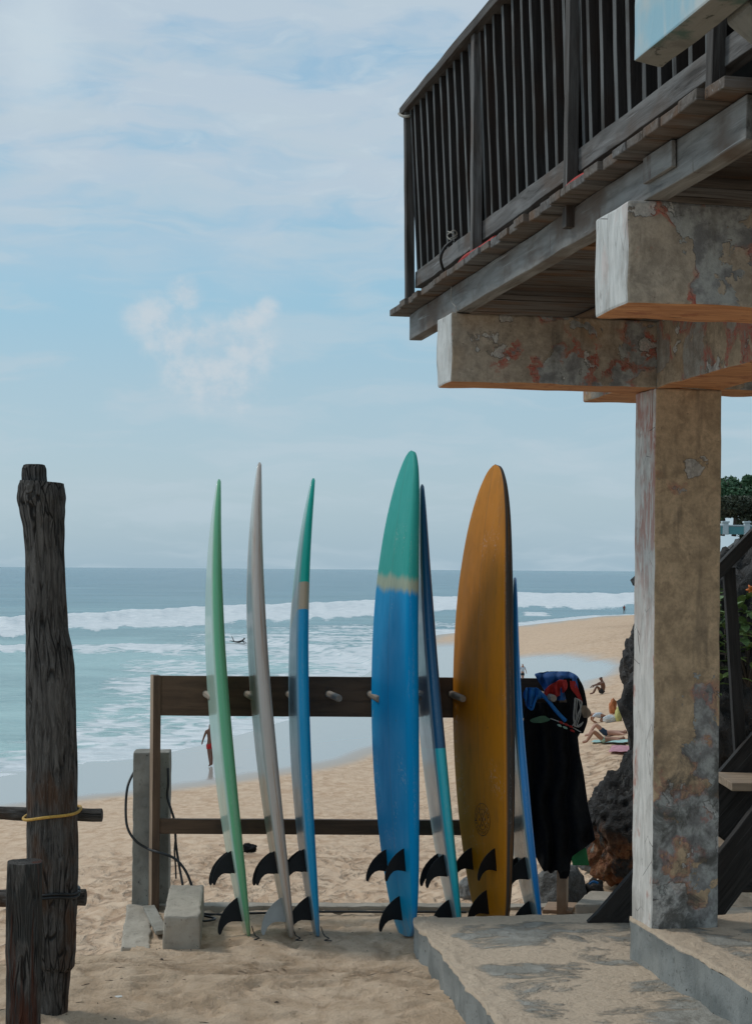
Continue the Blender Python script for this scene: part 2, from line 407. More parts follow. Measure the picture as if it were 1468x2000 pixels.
M['orange'] = mat('terracotta_paint', orange_fn)  # terracotta undersides, with the glow bounced off the sand put into the colour
def concrete_fn(c1, c2, sand=0.0, s=1.0, bumpd=.006):
    def fn(g):
        v = g.attr('tc')
        a = g.noise(v, 3.5*s, 6, .6, .3); b = g.noise(v, 28*s, 5, .65); f = g.noise(v, 120, 3, .6)
        c = g.mix(g.step(a, .35, .65), c1, c2)
        c = g.mix(g.math('MULTIPLY', g.step(b, .55, .72), .5), c, tuple(x*.45 for x in c1))
        c = g.mix(g.math('MULTIPLY', g.step(g.noise(v, 55, 2, .5), .68, .74), .8), c, (.05, .045, .04))
        h = g.math('ADD', g.math('MULTIPLY', b, .8), g.math('MULTIPLY', f, .4))
        return {'Base Color': c, 'Roughness': .9, 'Normal': g.bump(h, .8, bumpd), 'Specular IOR Level': .25}
    return fn
M['concrete'] = mat('grey_concrete', concrete_fn((.22, .205, .175), (.34, .32, .275)))
M['concrete_warm'] = mat('sandy_concrete', concrete_fn((.34, .30, .245), (.44, .39, .32)))
M['concrete_blue'] = mat('bluish_concrete', concrete_fn((.18, .195, .19), (.30, .315, .305)))
def paleblue_fn(g):
    v = g.attr('tc')
    vert = g.noise(g.map(v, (12, 12, 3)), 1.2, 5, .6, .5); n = g.noise(v, 3, 4, .6)
    c = g.mix(g.step(n, .40, .60), (.30, .52, .62), (.50, .56, .56))
    c = g.mix(g.math('MULTIPLY', g.step(vert, .45, .7), .5), c, (.60, .62, .60))
    c = g.mix(g.step(g.noise(v, 14, 4, .6), .70, .74), c, (.08, .06, .05))
    return {'Base Color': c, 'Roughness': .75, 'Normal': g.bump(vert, .6, .006)}
M['paleblue'] = mat('pale_blue_limewash', paleblue_fn)
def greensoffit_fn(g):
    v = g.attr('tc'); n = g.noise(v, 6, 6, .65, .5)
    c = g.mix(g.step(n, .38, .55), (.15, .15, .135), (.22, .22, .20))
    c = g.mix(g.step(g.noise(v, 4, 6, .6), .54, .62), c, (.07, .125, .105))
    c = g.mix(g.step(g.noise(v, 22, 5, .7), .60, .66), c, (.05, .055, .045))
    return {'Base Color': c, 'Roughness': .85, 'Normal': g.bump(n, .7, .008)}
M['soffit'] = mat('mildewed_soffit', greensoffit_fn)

def slabtop_fn(g):
    v = g.attr('tc'); n = g.noise(g.map(v, (1.0, 1.35, 1)), 1.9, 8, .66, .35)
    edge = g.attr('edge', 'Fac')
    t = g.math('ADD', n, g.math('MULTIPLY', edge, -.35))
    con = g.mix(g.step(g.noise(v, 9, 5, .6), .4, .65), (.27, .28, .26), (.42, .425, .395))
    con = g.mix(g.math('MULTIPLY', g.step(g.noise(v, 5, 6, .7), .52, .66), .55), con, (.13, .135, .125))
    sn = g.noise(v, 40, 5, .7)
    sa = g.mix(sn, (.50, .39, .285), (.78, .64, .49))
    f = g.math('MULTIPLY', g.step(t, .455, .55), .85)
    c = g.mix(f, sa, con)
    c = g.mix(g.math('MULTIPLY', g.step(g.noise(v, 60, 4, .6), .66, .72), .7), c, (.08, .06, .045))
    h = g.math('ADD', g.math('MULTIPLY', g.math('SUBTRACT', 1.0, f), 1.0), g.math('MULTIPLY', g.noise(v, 24, 6, .7), .9))
    return {'Base Color': c, 'Roughness': .93, 'Normal': g.bump(h, 1.0, .026), 'Specular IOR Level': .2}
M['slabtop'] = mat('sand_strewn_concrete', slabtop_fn)
def sand_fn(c1, c2, c3, fs=1.0, wet=True, pale=1.0):
    def fn(g):
        v = g.attr('tc')
        n1 = g.noise(v, .35*fs, 5, .6); n2 = g.noise(g.map(v, (1, .55, 1)), 3.2*fs, 6, .65, .4); n3 = g.noise(v, 40*fs, 4, .7)
        c = g.mix(g.step(n2, .3, .68), c1, c2)
        c = g.mix(g.math('MULTIPLY', g.step(n1, .4, .65), .5), c, c3)
        c = g.mix(g.math('MULTIPLY', g.step(n3, .55, .75), .35), c, tuple(x*.5 for x in c1))
        d = {'Specular IOR Level': .25}
        h = g.math('ADD', n2, g.math('MULTIPLY', n3, .25))
        if wet:
            tr = g.attr('trod', 'Fac'); dp = g.noise(g.map(v, (1, .62, 1)), 2.15, 5, .58, .7)
            c = g.mix(g.math('MULTIPLY', g.math('MULTIPLY', g.step(dp, .48, .36), tr), .72), c, (.31, .185, .11))
            h = g.math('ADD', h, g.math('MULTIPLY', g.step(dp, .34, .56), g.math('MULTIPLY', tr, 1.5)))
            wt = g.attr('wet', 'Fac')
            c = g.mix(wt, c, (.46, .425, .38))
            rr = g.math('SUBTRACT', .92, g.math('MULTIPLY', g.attr('shine', 'Fac'), .80))
            d['Roughness'] = rr; d['Specular IOR Level'] = g.math('ADD', .25, g.math('MULTIPLY', g.attr('shine', 'Fac'), .5))
            n = g.n.new('ShaderNodeBump'); n.inputs['Distance'].default_value = .09; g.put(n.inputs['Height'], h)
            g.put(n.inputs['Strength'], g.math('MULTIPLY', g.math('SUBTRACT', 1.0, wt), .8)); d['Normal'] = n.outputs[0]
        else:
            h = g.math('ADD', h, g.math('MULTIPLY', g.noise(v, 26, 6, .75), 1.0)); pk = g.step(g.noise(g.map(v, (1, .8, 1)), 9, 5, .65, .6), .44, .34)
            c = g.mix(g.math('MULTIPLY', pk, .38), c, (.28, .20, .135)); c = g.mix(g.math('MULTIPLY', g.step(g.noise(v, 34, 4, .7), .56, .70), .35), c, (.62, .50, .38))
            d['Roughness'] = .95; d['Normal'] = g.bump(h, .9, .024)
        d['Base Color'] = c
        return d
    return fn
M['beach'] = mat('beach_sand', sand_fn((.52, .34, .215), (.74, .55, .385), (.66, .485, .34), 1.0))
M['sand'] = mat('terrace_sand', sand_fn((.54, .385, .255), (.76, .58, .415), (.64, .475, .325), 2.2, wet=False))
def rock_fn(orange=0.0, base=((.022, .021, .020), (.085, .08, .078)), sc=1.0):
    def fn(g):
        v = g.attr('tc')
        n = g.noise(v, 5*sc, 8, .68, .6); vv = g.vor(g.noise(v, 3*sc, 3, .5, 0, 'Color') if False else v, 11*sc); f = g.noise(v, 30*sc, 5, .7)
        c = g.mix(g.step(n, .36, .66), base[0], base[1])
        c = g.mix(g.math('MULTIPLY', g.step(f, .60, .72), .55), c, (.27, .26, .25))
        if orange:
            z = g.sep(v)[2]
            o = g.math('MULTIPLY', g.step(g.math('ADD', z, g.math('MULTIPLY', g.math('SUBTRACT', n, .5), .5)), orange, orange-.16), g.step(g.noise(v, 6, 5, .6), .42, .52))
            c = g.mix(g.math('MULTIPLY', o, .9), c, g.mix(g.step(f, .4, .6), (.30, .10, .035), (.42, .20, .09)))
            c = g.mix(g.math('MULTIPLY', g.step(g.noise(g.map(v, (1, 1, .4)), 14, 5, .7), .60, .66), g.step(z, .72, .5)), c, (.36, .33, .28))
        h = g.math('ADD', g.math('MULTIPLY', vv, .9), f)
        return {'Base Color': c, 'Roughness': .8, 'Normal': g.bump(h, 1.0, .06/sc), 'Specular IOR Level': .35}
    return fn
M['rock'] = mat('dark_lava_rock', rock_fn())
M['rock_orange'] = mat('orange_based_lava_rock', rock_fn(.40))
M['rock_far'] = mat('far_lava_rock', rock_fn(0, sc=.35))
M['rock_grey'] = mat('grey_rock', rock_fn(0, ((.13, .13, .125), (.27, .27, .26))))
M['cliff'] = mat('cliff_rock', rock_fn(0, ((.05, .05, .048), (.14, .13, .12)), .12))
def board_fn(bands, soft=.004, wav=0.0, rough=.22, stain=None, dirt=.12, coat=.35, slope=0.0, bottom=None, spec=.5, tealish=False):
    """bands: (upper end along the board in metres, colour); bottom: colour factor of the flat underside"""
    def fn(g):
        v = g.attr('tc'); x, y, z = g.sep(v)
        zz = g.math('ADD', z, g.math('MULTIPLY', y, slope))
        if wav: zz = g.math('ADD', zz, g.math('MULTIPLY', g.math('SUBTRACT', g.noise(g.map(v, (1, 1, .4)), 9, 4, .5), .5), wav))
        c = bands[0][1]
        for (z0, _), (_, col) in zip(bands[:-1], bands[1:]):
            c = g.mix(g.step(zz, z0-soft, z0+soft), c, col)
        if bottom:
            c = g.mix(g.math('MULTIPLY', g.step(x, .3, .45), bottom[0]), c, bottom[1])
        if tealish:   # tealer underside, greener towards the tail
            fd = g.math('ADD', .08, g.math('MULTIPLY', g.step(g.math('ADD', z, g.math('MULTIPLY', g.noise(v, 6, 3), .4)), .75, .2), .33))
            c = g.mix(g.math('MULTIPLY', g.step(x, .40, .47), fd), c, (.03, .40, .46))
        if stain:
            c = g.mix(g.math('MULTIPLY', g.step(g.noise(g.map(v, (1, 1, .28)), 7, 5, .6), .48, .68), stain[0]), c, stain[1])
        dn = g.noise(g.map(v, (1, 1, .35)), 16, 6, .65)
        c = g.mix(g.math('MULTIPLY', g.step(dn, .45, .72), dirt), c, (.08, .07, .06))
        sc = g.noise(g.map(v, (1, 6, 18), (0, 0, 0), (.15, 0, 0)), 4, 4, .6)
        c = g.mix(g.math('MULTIPLY', g.step(sc, .70, .76), .35), c, (.6, .6, .58))
        tail = g.math('MULTIPLY', g.step(z, .16, .0), g.step(dn, .35, .55))
        c = g.mix(g.math('MULTIPLY', tail, .5), c, (.36, .29, .22))
        low = g.noise(v, 9, 3, .5)
        st_ = g.math('MULTIPLY', g.step(g.math('ABSOLUTE', y), .0045, .002), .28)
        c = g.mix(st_, c, (.10, .08, .06))
        wx = g.math('MULTIPLY', g.step(g.noise(g.map(v, (1, 1, .5), (3, 1, 2)), 5, 3), .54, .66), g.step(g.noise(v, 60, 3, .7), .52, .66))
        c = g.mix(g.math('MULTIPLY', wx, .30), c, (.60, .58, .54))
        dg = g.vor(g.map(v, (1, 1, .7)), 9)
        c = g.mix(g.math('MULTIPLY', g.step(dg, .055, .03), .6), c, (.05, .045, .04))
        return {'Base Color': c, 'Roughness': g.ramp(dn, [(.3, rough-.06), (.7, rough+.16)]), 'Coat Weight': coat, 'Coat Roughness': .06,
                'Normal': g.bump(low, .25, .004), 'Specular IOR Level': spec}
    return fn
def plain(name, c, rough=.7, var=.25, sc=20, bumpd=.002, **k):
    def fn(g):
        v = g.attr('tc'); n = g.noise(v, sc, 5, .6)
        d = {'Base Color': g.mix(g.step(n, .3, .7), tuple(x*(1-var) for x in c), c), 'Roughness': rough, 'Normal': g.bump(n, .5, bumpd)}
        d.update(k); return d
    M[name] = mat(name, fn); return M[name]
plain('fin_black', (.012, .012, .013), .45, .3, **{'Specular IOR Level': .2})
plain('fin_grey', (.42, .43, .42), .35, .15)
plain('emblem_ink', (.035, .022, .012), .5)
plain('black_cloth', (.014, .014, .015), .9, .3, 60, **{'Specular IOR Level': .1})
plain('cable_black', (.012, .013, .014), .5)
plain('yellow_rope', (.62, .36, .07), .7, .3, 120)
plain('cord_grey', (.42, .39, .34), .8, .3, 120)
plain('blue_cloth', (.010, .10, .33), .8, .45, 30, .006)
plain('bright_blue_cloth', (.008, .17, .48), .7, .35, 30, .006)
plain('red_cloth', (.42, .018, .012), .8, .3, 30, .006)
plain('green_cloth', (.012, .19, .045), .6, .2, 30)
plain('leaf_green_card', (.06, .15, .07), .6, .25, 50)
plain('white_plastic', (.62, .63, .60), .5, .1)
plain('beige_cloth', (.30, .22, .15), .9, .3, 40)
plain('skin_tan', (.36, .17, .10), .55, .15, 12)
plain('skin_dark', (.17, .075, .045), .55, .15, 12)
plain('skin_fair', (.50, .27, .19), .55, .15, 12)
plain('hair_dark', (.012, .010, .009), .8)
plain('hair_fair', (.16, .10, .06), .8)
plain('red_shorts', (.50, .015, .015), .8)
plain('dark_shorts', (.02, .025, .03), .8)
plain('navy_shorts', (.02, .05, .10), .8)
plain('mint_bikini', (.42, .62, .48), .8)
plain('white_shirt', (.68, .74, .80), .8)
plain('turquoise_towel', (.38, .60, .57), .9, .35, 5)
plain('pink_towel', (.55, .27, .32), .9, .35, 5)
plain('mat_blue', (.10, .14, .30), .9)
plain('orange_bag', (.50, .16, .05), .7)
plain('yellow_towel', (.60, .58, .22), .8)
plain('white_bag', (.60, .63, .64), .5)
plain('cream_cloth', (.60, .46, .32), .9)
plain('metal_white', (.60, .68, .70), .6)
plain('glass_teal', (.12, .34, .36), .3)
plain('bark', (.06, .045, .035), .9)
def leaf_fn(c1, c2, s=3):
    def fn(g):
        v = g.attr('tc'); n = g.noise(v, s, 3, .6); m = g.noise(v, s*9, 2, .6)
        c = g.mix(g.step(n, .35, .65), c1, c2); c = g.mix(g.math('MULTIPLY', g.step(m, .5, .7), .5), c, tuple(min(1, x*1.7) for x in c2))
        return {'Base Color': c, 'Roughness': .55, 'Specular IOR Level': .35}
    return fn
M['leaf_dark'] = mat('dark_leaves', leaf_fn((.040, .090, .045), (.09, .17, .085), .9))
M['leaf_grey'] = mat('grey_green_leaves', leaf_fn((.045, .055, .035), (.075, .085, .05), .9))
M['leaf_fresh'] = mat('fresh_leaves', leaf_fn((.06, .11, .03), (.13, .20, .06), 6))
M['flower'] = plain('orange_petals', (.70, .18, .03), .6)

def water_fn(g):
    v = g.attr('tc'); foam = g.attr('foam', 'Fac'); sh = g.attr('shallow', 'Fac'); far = g.attr('far', 'Fac')
    n1 = g.noise(g.map(v, (.24, .26, 1)), 1.0, 8, .66, 1.2)
    n2 = g.noise(g.map(v, (.022, .05, 1), (4, 2, 0)), 1.0, 6, .6, .6)
    n3 = g.noise(g.map(v, (.5, .9, 1)), 1.0, 6, .65, .6)
    nn = g.math('ADD', g.math('MULTIPLY', n1, .5), g.math('ADD', g.math('MULTIPLY', n2, .3), g.math('MULTIPLY', n3, .2)))
    wd = g.noise(g.map(v, (.5, .5, 1)), 1.0, 3, .5, 0, 'Color'); wm = g.n.new('ShaderNodeVectorMath'); wm.operation = 'MULTIPLY_ADD'; g.l.new(wd, wm.inputs[0]); wm.inputs[1].default_value = (2.2, 2.2, 0); g.l.new(v, wm.inputs[2])
    web = g.step(g.vor(g.map(wm.outputs[0], (.55, .40, 1)), 1.0, 'DISTANCE_TO_EDGE'), .22, .02)
    nn = g.math('ADD', nn, g.math('MULTIPLY', g.math('SUBTRACT', web, .35), .10))
    thr = g.math('ADD', g.math('MULTIPLY', foam, -.50), .78)
    f = g.math('MULTIPLY', g.step(g.math('SUBTRACT', nn, thr), -.05, .09), .94)
    deep = g.mix(far, (.15, .30, .345), (.11, .235, .30))
    c = g.mix(sh, deep, (.40, .60, .58))
    c = g.mix(g.math('MULTIPLY', g.step(n2, .42, .62), .40), c, (.065, .17, .20))
    c = g.mix(f, c, g.mix(g.step(n3, .35, .65), (.66, .71, .73), (.84, .86, .87)))
    hw = g.math('ADD', g.noise(g.map(v, (.55, 1.3, 1)), 1.0, 6, .6, .4), g.math('MULTIPLY', f, .15))
    return {'Base Color': c, 'Roughness': g.ramp(f, [(0, .22), (1, .75)]), 'IOR': 1.33, 'Specular IOR Level': g.ramp(f, [(0, .45), (1, .1)]), 'Normal': g.bump(hw, .9, .55)}
M['sea'] = mat('sea_water', water_fn)
# ---------------------------------------------------------------- sea, beach, terrace
SEAZ = CAMZ-8.0
SHORE = [(-120., -30.), (-40., 38.), (-25., 51.), (-14.3, 62.4), (-9.4, 69.6), (-7.4, 75.3), (-3.8, 90.), (.25, 136.), (7., 200.), (19.4, 232.), (41., 292.), (75., 330.), (300., 420.)]
def shore_dist(X, Y):
    """distance to the waterline, positive on the land side"""
    X = np.asarray(X, float); Y = np.asarray(Y, float)
    best = np.full(X.shape, 1e9); sgn = np.ones(X.shape)
    for (x0, y0), (x1, y1) in zip(SHORE[:-1], SHORE[1:]):
        dx, dy = x1-x0, y1-y0; L2 = dx*dx+dy*dy
        t = np.clip(((X-x0)*dx+(Y-y0)*dy)/L2, 0, 1)
        d = np.hypot(X-(x0+t*dx), Y-(y0+t*dy)); cr = dx*(Y-y0)-dy*(X-x0)
        up = d < best; best = np.where(up, d, best); sgn = np.where(up, np.where(cr > 0, -1, 1), sgn)
    return best*sgn
def beach_z(X, Y):
    X = np.asarray(X, float); Y = np.asarray(Y, float)
    s = shore_dist(X, Y)
    z = SEAZ+.022*np.clip(s, -60, 12)+.062*np.clip(s-12, 0, 400)
    z = z+1.75*sst(0, 8, X+(Y-60)*.02)*sst(3, 24, s)*sst(230, 120, Y)
    z = z+.25*sst(2, 10, s)*sst(100, 170, Y)
    z = z-.95*np.exp(-(((X-6.2)/4.5)**2+((Y-44)/15.)**2)/2)
    return np.minimum(z, -1.2)
def bz(X, Y): return float(beach_z([X], [Y])[0])
def ground_hit(px, py):
    """where the line of sight through a pixel meets the beach"""
    d = np.geomspace(9, 600, 4000); p = P(px, py, 1.0); sl = p.z-CAMZ
    zz = beach_z(p.x*d, d); k = np.argmax(CAMZ+sl*d < zz)
    D = d[k]; return V3((p.x*D, D, bz(p.x*D, D)))
def noise2(X, Y, s, oct=3):
    out = np.zeros(X.shape); 
    it = np.nditer([X, Y, out], op_flags=[['readonly'], ['readonly'], ['readwrite']])
    for a, b, c in it: c[...] = noise.fractal(V3((float(a)*s, float(b)*s, 0)), .9, 2.0, oct)
    return out
def grid_faces(nr, nc):
    i = np.arange((nr-1)*(nc-1)); r, c = i//(nc-1), i % (nc-1); a = r*nc+c
    return np.stack([a, a+1, a+nc+1, a+nc], 1)
# beach: rows evenly spaced as seen, out to the water and beyond
nr, nc = 430, 300
rows = 3200*5.5/np.linspace(3200*5.5/8.9, 3200*5.5/420., nr)
cols = np.concatenate([np.linspace(-1.1, -.30, 30), np.linspace(-.295, .30, 240), np.linspace(.305, 1.3, 30)])
YY, AX = np.meshgrid(rows, cols, indexing='ij'); XX = AX*YY
ZZ = beach_z(XX, YY); sd = shore_dist(XX, YY)
lum = noise2(XX*1.0, YY*.6, 2.6, 4)*.5+noise2(XX, YY, .55, 2)*.5
foot = sst(15, 26, sd+noise2(XX, YY, .1, 2)*5)
big = sst(3, 30, sd)
fade = np.clip(30/YY, .15, 1)
dim = noise2(XX*.8, YY*.55, 1.9, 2); ZZ = ZZ-foot*(.11*sst(.10, .55, dim)+.05*sst(.05, .4, -dim))*fade**.4+lum*foot*.11*fade**.5+noise2(XX, YY, .12, 2)*.07*big
wetv = sst(9.3, 8.3, sd+noise2(XX, YY, .15, 2)*1.0)
pool = sst(1.0, .72, np.hypot((XX-(.2+.098*YY*0)-9.2)/7.5, (YY-112)/26)+noise2(XX, YY, .12, 2)*.18)*sst(170, 150, YY)
wetv = np.maximum(wetv*sst(190, 165, YY), pool)
wetv = np.maximum(wetv, sst(2.5, .5, sd))
shine = np.clip(sst(8.6, 7.2, sd+noise2(XX, YY, .15, 2)*1.0)*sst(190, 165, YY)+pool, 0, 1)
verts = np.stack([XX.ravel(), YY.ravel(), ZZ.ravel()], 1)
beach = mesh('beach', verts, grid_faces(nr, nc), M['beach'], None, verts, True, {'wet': wetv, 'shine': shine, 'trod': foot})
setp(beach, kind='structure')
# sea
def lin(x, tab): return np.interp(x, [a for a, _ in tab], [b for _, b in tab])
nr, nc = 420, 330
pp = np.concatenate([np.array([.35, .8, 1.6, 2.8]), np.linspace(4, 150, 270), np.linspace(151, 560, 146)])
cols = np.concatenate([np.linspace(-1.6, -.30, 25), np.linspace(-.297, .22, 280), np.linspace(.225, 1.6, 25)])
PYv, AX = np.meshgrid(pp, cols, indexing='ij'); YY = 8.0*FPX/PYv; XX = AX*YY
px = CX+AX*FPX; py = HY+PYv+AX*FPX*math.sin(ROLL)
wob = noise2(px, py*0, .018, 3)*4
top = lin(px, [(-400, 1222), (0, 1212), (130, 1206), (400, 1190), (560, 1184), (700, 1178), (850, 1171), (1010, 1162), (1230, 1160), (1500, 1158)])+wob
thick_ = noise2(px, px*0+5, .01, 3)*6
bot = thick_+lin(px, [(-400, 1252), (0, 1243), (130, 1233), (400, 1221), (560, 1211), (700, 1206), (850, 1196), (1010, 1190), (1230, 1187), (1500, 1183)])+wob+noise2(px, py, .03, 3)*5
foam = sst(top-2.5, top+2.5, py)*sst(bot+6, bot-12, py)*1.3
foam = np.maximum(foam, sst(top-10, top-2, py)*sst(top+4, top, py)*.45*sst(560, 150, px)*0)
c2 = lin(px, [(-400, 1272), (0, 1266), (130, 1269), (300, 1265), (400, 1270), (470, 1262), (520, 1252), (560, 1256), (640, 1270), (730, 1297), (800, 1330)])+wob
hw = lin(px, [(-400, 5), (0, 6), (200, 8), (450, 9), (520, 6), (800, 5)])
foam = np.maximum(foam, ((.72+.35*noise2(px, py*0, .012, 3))*sst(hw*1.8, hw*.2, np.abs(py-c2-3)))*sst(900, 780, px))
inner = sst(c2, c2+6, py)*sst(c2+62, c2+20, py)*sst(440, 540, px)*sst(900, 800, px)
foam = np.maximum(foam, inner*.62)
c3 = 1200+wob*.3; foam = np.maximum(foam, sst(5, 2, np.abs(py-c3))*sst(1010, 1030, px)*sst(1095, 1060, px)*.85)
foam = np.maximum(foam, sst(7, 3, np.abs(py-1222-wob))*sst(790, 820, px)*sst(930, 890, px)*.55)
sds = -shore_dist(XX, YY)
rng = lin(px, [(-400, 8), (60, 9), (140, 12), (220, 24), (330, 32), (420, 36), (560, 34), (700, 30), (800, 18), (900, 6), (1300, 4)])
sw = sst(rng*1.25, rng*.45, sds)
foam = np.maximum(foam, sw*(.56+.28*sst(8, 1, sds)+.30*noise2(XX*.5, YY, .16, 4)))
foam = np.maximum(foam, sst(1.3, .2, sds+noise2(XX, YY, .5, 2)*.5)*1.1*sst(210, 150, YY))
back = sst(25, 6, sds)*sst(200, 300, YY)*0
shallow = sst(45, 190, py-1112)*.9*sst(1000, 500, px)+sst(90, 250, py-1112)*.3
shallow = np.clip(shallow*.75+noise2(XX, YY, .02, 2)*.15+.04, 0, 1)
far = sst(100, 12, PYv)
swell = noise2(XX*.35, YY, .05, 2)*.22*np.clip(sds/20, 0, 1)
ridge = np.exp(-((py-(top+4))/5.0)**2)*.9+.35*np.exp(-((py-c2)/4.0)**2)*sst(900, 780, px)
froth = noise2(XX*.5, YY, .6, 3)*.16*np.clip(foam, 0, 1)
ZZ = SEAZ+np.where(YY > 1500, 0, swell+ridge+froth*np.clip(sds/4, 0, 1))
verts = np.stack([XX.ravel(), YY.ravel(), ZZ.ravel()], 1)
sea = mesh('sea', verts, grid_faces(nr, nc), M['sea'], None, verts, True, {'foam': foam, 'shallow': shallow, 'far': far})
setp(sea, kind='structure')

# terrace of packed sand, its edge a low retaining wall
LEFT = [(-60, -9), (5.2, -9), (6.85, -4), (7.08, -2.4), (7.2, -1.66), (7.34, -1.36), (7.42, -1.16), (7.46, -1.135), (8.46, -1.262), (8.47, .3), (8.48, 1.02), (9.1, 1.2), (9.9, 1.7), (12.5, 2.4), (15, 5), (16, 8.8)]
ty = np.unique(np.concatenate([np.linspace(-60, -7, 20), np.linspace(-7, 5, 26), np.linspace(5, 8.46, 260), np.linspace(8.47, 10, 24), np.linspace(10, 16, 14), np.array([7.42, 7.46])]))
NX = 300
xl = np.interp(ty, [a_ for a_, _ in LEFT], [b_ for _, b_ in LEFT])
tx = np.linspace(0, 1, NX)[None, :]*(4.5-np.maximum(xl, -3))[:, None]+np.maximum(xl, -3)[:, None]
tx = np.concatenate([np.linspace(0, 1, 12)[None, :-1]*(np.maximum(xl, -3)-xl)[:, None]*1.0+xl[:, None], tx, np.repeat(np.array([[6., 9.]]), len(ty), 0)], 1)
tx = np.sort(np.maximum(tx, xl[:, None]), 1)
TY = np.repeat(ty[:, None], tx.shape[1], 1); TX = tx
rf_ = random.Random(12); FOOT = []
for (x0_, y0_, a0_, n_) in ((-1.1, 5.6, 1.15, 6), (.35, 7.3, 3.6, 5), (-.2, 6.0, 2.4, 6), (-.9, 6.9, .1, 6), (.1, 6.6, .7, 3), (-.3, 7.6, 2.9, 4)):
    for k_ in range(n_):
        sd_ = .07*(1 if k_ % 2 else -1); FOOT.append((x0_+math.cos(a0_)*.33*k_-math.sin(a0_)*sd_+rf_.uniform(-.03, .03), y0_+math.sin(a0_)*.33*k_+math.cos(a0_)*sd_+rf_.uniform(-.03, .03), a0_+rf_.uniform(-.2, .2)))
def tz(X, Y):
    z = noise2(X, Y*.8, 2.2, 4)*.016
    pits = noise2(X*1.0, Y*1.0, 6.5, 3); z = z-.018*sst(.12, .5, pits)+.006*noise2(X, Y, 22, 3)
    for fx, fy, fa in FOOT:
        u_ = (X-fx)*math.cos(fa)+(Y-fy)*math.sin(fa); w_ = -(X-fx)*math.sin(fa)+(Y-fy)*math.cos(fa); e_ = (u_/.125)**2+(w_/(.048+.012*np.sign(u_)))**2
        z = z-.016*sst(1.15, .55, e_)+.007*np.exp(-((e_-1.5)/.45)**2)
    z = z+.03*np.exp(-((X+1.0)**2+(Y-7.0)**2)/.35)+.035*np.exp(-((X+1.42)**2/.02+(Y-6.3)**2/.05))
    return z
TZ = tz(TX, TY)
dl = np.minimum(np.abs(TX-xl[:, None]), np.abs(TY-7.25)+9*(TX > -1.2))
TZ = TZ-.035*np.exp(-dl/.06)*(TX < -1.1)
verts = np.stack([TX.ravel(), TY.ravel(), TZ.ravel()], 1)
terrace = fixn(mesh('terrace_ground', verts, grid_faces(*TX.shape), M['sand'], None, verts)); setp(terrace, kind='structure')
if terrace.data.polygons[5000].normal.z < 0: terrace.data.flip_normals()
wv_, wf_ = [], []
wl = [(-9, 5.2), (-4, 6.85), (-2.4, 7.08), (-1.66, 7.2), (-1.36, 7.34), (-1.16, 7.42), (-1.135, 7.46), (-1.262, 8.45), (1.02, 8.47), (1.2, 9.1), (1.7, 9.9), (2.4, 12.5), (5, 15), (9, 16)]
for x, y in wl:
    for d, z in ((.0, -.012), (.03, -.6), (.3, -8)): wv_.append((x-d*.2, y+d, z))
for k in range(len(wl)-1):
    for j in range(2): a_ = k*3+j; wf_.append((a_, a_+1, a_+4, a_+3))
wall_ = mesh('retaining_wall', wv_, wf_, M['concrete_warm'], None, None, False); setp(wall_, kind='structure')

# hillside behind the stairs, right of the frame's middle
def hill_z(x, y):
    a = sst(0, 14, x-(5.0+.20*(y-10))); 
    return a
nr, nc = 110, 90
ys = np.linspace(14, 330, nr)**1.0; 
YY, SS = np.meshgrid(np.geomspace(24, 330, nr), np.linspace(0, 1, nc), indexing='ij')
x0 = .19*YY+1.2; XX = x0+SS*(.6*YY+5)
H = np.clip(6.6+.0225*YY, 0, 14)
zt_ = CAMZ+.0208*YY-.2
bb = beach_z(XX, YY)-.6
ZZ = bb+(zt_-bb)*sst(0, .045, SS)+9*sst(.13, .9, SS)+noise2(XX, YY, .12, 5)*1.0*sst(0, .03, SS)*sst(.12, .03, SS)
XX = XX+noise2(YY, ZZ, .30, 5)*1.6
verts = np.stack([XX.ravel(), YY.ravel(), ZZ.ravel()], 1)
hill = mesh('hillside', verts, grid_faces(nr, nc), M['cliff'], None); setp(hill, kind='structure')

# ---------------------------------------------------------------- the building on the post
O0 = P(1272, 1812, 6.54); OX, OY = O0.x, O0.y
TH = math.atan(.2137); Uv = V3((-math.sin(TH), math.cos(TH), 0)); Vv = V3((math.cos(TH), math.sin(TH), 0)); Zv = V3((0, 0, 1))
def B(a, b, z): return V3((OX, OY, 0))+Vv*a+Uv*b+Zv*z
bld = thing('beach_house', B(0, 0, 0), 'raised beach house deck of dark slatted wood on one tall peeling concrete post', 'building')
PW, PD, ZB, ZT = .284, .225, 2.482, 2.752
def multi(o, mats, pick):
    """give the faces of one mesh different paint by which way they look"""
    for m in mats: o.data.materials.append(m)
    for p in o.data.polygons: p.material_index = pick(p)
    return o
def dirpick(p):
    n = p.normal; c = [n.dot(-Vv), n.dot(-Zv)]
    if c[0] > .7: return 1
    if c[1] > .7: return 2
    return 0
def cbeam(name, a0, a1, b0, b1, z0, z1, side='whitewash', main='plaster', under='orange', label=None, grid=.05, amp=.006, tco=None):
    L = [(a1-a0), (b1-b0), (z1-z0)]
    n = [max(2, int(l/grid)) for l in L]
    o = box(name, B(a0, b0, z0), Vv*L[0], Uv*L[1], Zv*L[2], M[main], bld, n, amp, 9, .008, tco=tco)
    multi(o, [M[side], M[under]], dirpick)
    if label: o['label'] = label
    return o
post = cbeam('pillar', 0, PW, 0, PD, .30, ZB, 'whitewash_red', 'plaster_post', 'orange', 'square pillar with tan plaster flaked to grey and a whitewashed side', amp=.004, tco=(3.3, 1.2, .7))
cbeam('beam', -.843, 3.0, .003, PD-.003, ZB, ZT, label='cross beam with red flaked plaster resting on the pillar', main='plaster', tco=(1.1, 4.2, 2.0))
